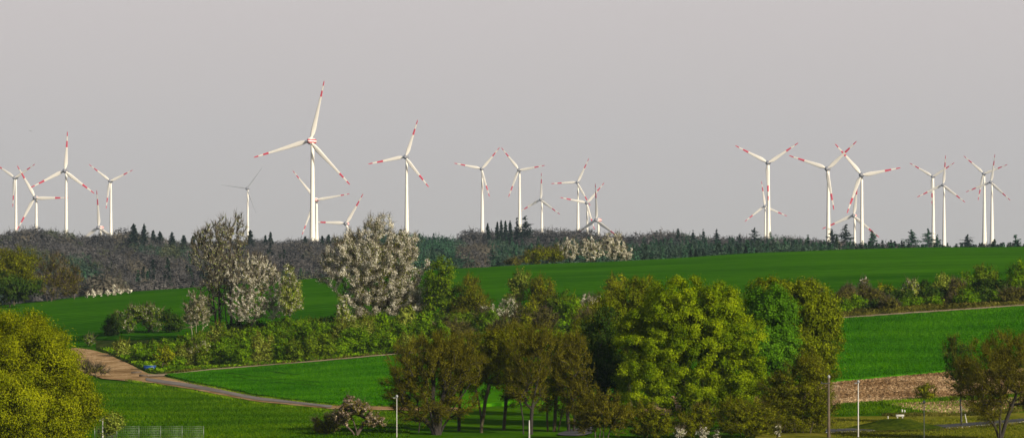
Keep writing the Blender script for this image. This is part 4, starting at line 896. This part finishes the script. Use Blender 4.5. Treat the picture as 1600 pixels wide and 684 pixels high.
V, Q = trough(); obj('basin', mesh('basin', V, Q, mb), root)
V, Q = merge([bx(-1.0, 1.0, -.42, -.36, .56, .66), bx(-1.0, 1.0, .36, .42, .56, .66), bx(-1.02, -.95, -.36, .36, .56, .66), bx(.95, 1.02, -.36, .36, .56, .66)]); obj('rim', mesh('rim', V, Q, mb), root)
# logs by the junction
for i, (px, py, ln, an, lab) in enumerate(((213, 584, 1.6, .3, 'dark weathered log at the track junction, left of the two'), (224, 589, 1.3, -.15, 'dark weathered log at the track junction, right of the two'))):
    X0, Y0 = ray(px, py); V, Q = lathe([(.01, -ln / 2), (.17, -ln / 2 + .01), (.2, 0), (.16, ln / 2 - .01), (.01, ln / 2)], 10)
    V = V[:, [2, 0, 1]]; tag(obj('log', mesh('log', V, Q, M['bark'], smooth=True), None, (X0, Y0, float(zt(X0, Y0)) + .25), (0, 0, an)), lab, 'log')
# wire mesh fence
def fence():
    Y = 376.0; pxs_ = [148, 182.5, 217, 251, 284.5, 318]; xs = [at(p, Y) for p in pxs_]; zb = [float(zt(x, Y)) for x in xs]
    ztop = (HY - 665.5) * Y / F
    root = empty('wire_mesh_fence', (xs[0], Y, zb[0])); tag(root, 'low galvanised wire mesh fence along the bottom left edge', 'fence')
    for x, z in zip(xs, zb):
        V, Q = bx(-.03, .03, -.03, .03, -.2, ztop - z + .05); obj('post', mesh('post', V, Q, m_galv), root, (x - xs[0], 0, z - zb[0]))
    for i in range(len(xs) - 1):
        L_ = []; w = xs[i + 1] - xs[i]; h = ztop - zb[i]
        for k in range(8): z = .12 + (h - .14) * k / 7; L_.append(bx(.035, w - .035, -.011, .011, z - .011, z + .011))
        for k in range(1, 10): x = w * k / 10; L_.append(bx(x - .004, x + .004, -.018, -.012, .1, h))
        V, Q = merge(L_); obj('mesh_panel', mesh('mesh_panel', V, Q, m_galv), root, (xs[i] - xs[0], 0, zb[i] - zb[0]))
fence()
# two far birds
for px, py, sc_, an, lab in ((20, 188, 1.0, .3, 'tiny dark bird, higher and left of the two in the sky'), (47.5, 205, 1.3, -.4, 'tiny dark bird, lower and right of the two in the sky')):
    V = []; Q = []
    bv, bq = lathe([(.005, -.25), (.05, -.18), (.08, 0), (.05, .16), (.07, .3), (.01, .34)], 8, 'Y')
    wv = []
    for sgn in (-1, 1):
        wv += [(sgn * .04, -.1, .02), (sgn * .35, -.16, .16), (sgn * .7, .02, .06), (sgn * .35, .06, .15), (sgn * .04, .1, .02)]
    wv = np.array(wv + [(x, y, z - .02) for x, y, z in wv]); n0 = len(bv)
    wq = [(0, 1, 3, 4), (1, 2, 2, 3), (5, 6, 8, 9), (6, 7, 7, 8)]
    T = [(0, 1, 3), (0, 3, 4), (1, 2, 3), (5, 6, 8), (5, 8, 9), (6, 7, 8), (10, 11, 13), (10, 13, 14), (11, 12, 13), (15, 16, 18), (15, 18, 19), (16, 17, 18)]
    me = mesh('bird', np.vstack([bv, wv]), bq, m_darkm, tris=np.array(T) + n0)
    o = obj('bird', me, None, (at(px, 900), 900, (HY - py) * 900 / F), (0, .2, an)); o.scale = (sc_ * .6,) * 3; tag(o, lab, 'bird', 'pair of birds in the sky')

# ------------------------------------------------------------ haze, sky, sun, camera
HAZE = 0.000027
V, Q = bx(-2300, 2300, -60, 8050, -50, 260)
m, N, L = newmat('haze_air'); o = N.new('ShaderNodeOutputMaterial'); v = N.new('ShaderNodeVolumePrincipled')
v.inputs['Color'].default_value = (.62, .80, 1.0, 1); v.inputs['Density'].default_value = HAZE; v.inputs['Anisotropy'].default_value = .0
L.new(v.outputs[0], o.inputs['Volume'])
hz = obj('haze', mesh('haze', V, Q, m)); tag(hz, kind='stuff')

AZ, EL = 44, 26          # sun to the right of and behind the camera
sdir = np.array([math.sin(R(AZ)) * math.cos(R(EL)), -math.cos(R(AZ)) * math.cos(R(EL)), math.sin(R(EL))])
w = bpy.data.worlds.new('World'); sc.world = w; w.use_nodes = True
N, L = w.node_tree.nodes, w.node_tree.links; N.clear()
out = N.new('ShaderNodeOutputWorld'); bg = N.new('ShaderNodeBackground'); sky = N.new('ShaderNodeTexSky'); sky.sky_type = 'NISHITA'; sky.sun_disc = False
sky.sun_elevation = R(EL); sky.sun_rotation = math.atan2(sdir[0], sdir[1]); sky.dust_density = 4; sky.air_density = 1.2
bg.inputs['Strength'].default_value = .07
tc = N.new('ShaderNodeTexCoord'); sx = N.new('ShaderNodeSeparateXYZ'); L.new(tc.outputs['Generated'], sx.inputs[0])
rp = N.new('ShaderNodeValToRGB'); e = rp.color_ramp.elements      # hazy band near the horizon (radiance / .07)
e[0].position = 0; e[0].color = (.430, .405, .382, 1); e[1].position = .07; e[1].color = (.528, .487, .481, 1)
q = e.new(.03); q.color = (.470, .437, .424, 1)
L.new(sx.outputs['Z'], rp.inputs[0])
sc1 = N.new('ShaderNodeVectorMath'); sc1.operation = 'SCALE'; sc1.inputs['Scale'].default_value = 1 / .07; L.new(rp.outputs[0], sc1.inputs[0])
mr = N.new('ShaderNodeMapRange'); mr.inputs['From Min'].default_value = .075; mr.inputs['From Max'].default_value = .20; L.new(sx.outputs['Z'], mr.inputs[0])
mx = N.new('ShaderNodeMixRGB'); L.new(mr.outputs[0], mx.inputs[0]); L.new(sc1.outputs[0], mx.inputs[1]); L.new(sky.outputs[0], mx.inputs[2])
L.new(mx.outputs[0], bg.inputs[0]); L.new(bg.outputs[0], out.inputs[0])
sl = bpy.data.lights.new('sun', 'SUN'); sl.energy = 5.0; sl.angle = R(.5); sl.color = (1, .92, .78)
so = bpy.data.objects.new('sun', sl); link(so)
from mathutils import Vector
so.rotation_euler = Vector(sdir.tolist()).to_track_quat('Z', 'Y').to_euler()
cam = bpy.data.cameras.new('camera'); cam.sensor_width = 36; cam.lens = 36 * F / 1600; cam.clip_start = 1; cam.clip_end = 30000
cam.shift_y = (HY - 342) / 1600
co = bpy.data.objects.new('camera', cam); link(co); co.rotation_euler = (R(90), 0, 0); co.location = (0, 0, 0); sc.camera = co
sc.view_settings.view_transform = 'Standard'; sc.view_settings.look = 'None'; sc.view_settings.exposure = .18; sc.view_settings.gamma = 1
sc.cycles.max_bounces = 5; sc.cycles.diffuse_bounces = 2; sc.cycles.transmission_bounces = 3; sc.cycles.volume_bounces = 0
print('faces approx', NF[0], 'objects', len(sc.objects), 'script', round(time.time() - T0, 1))
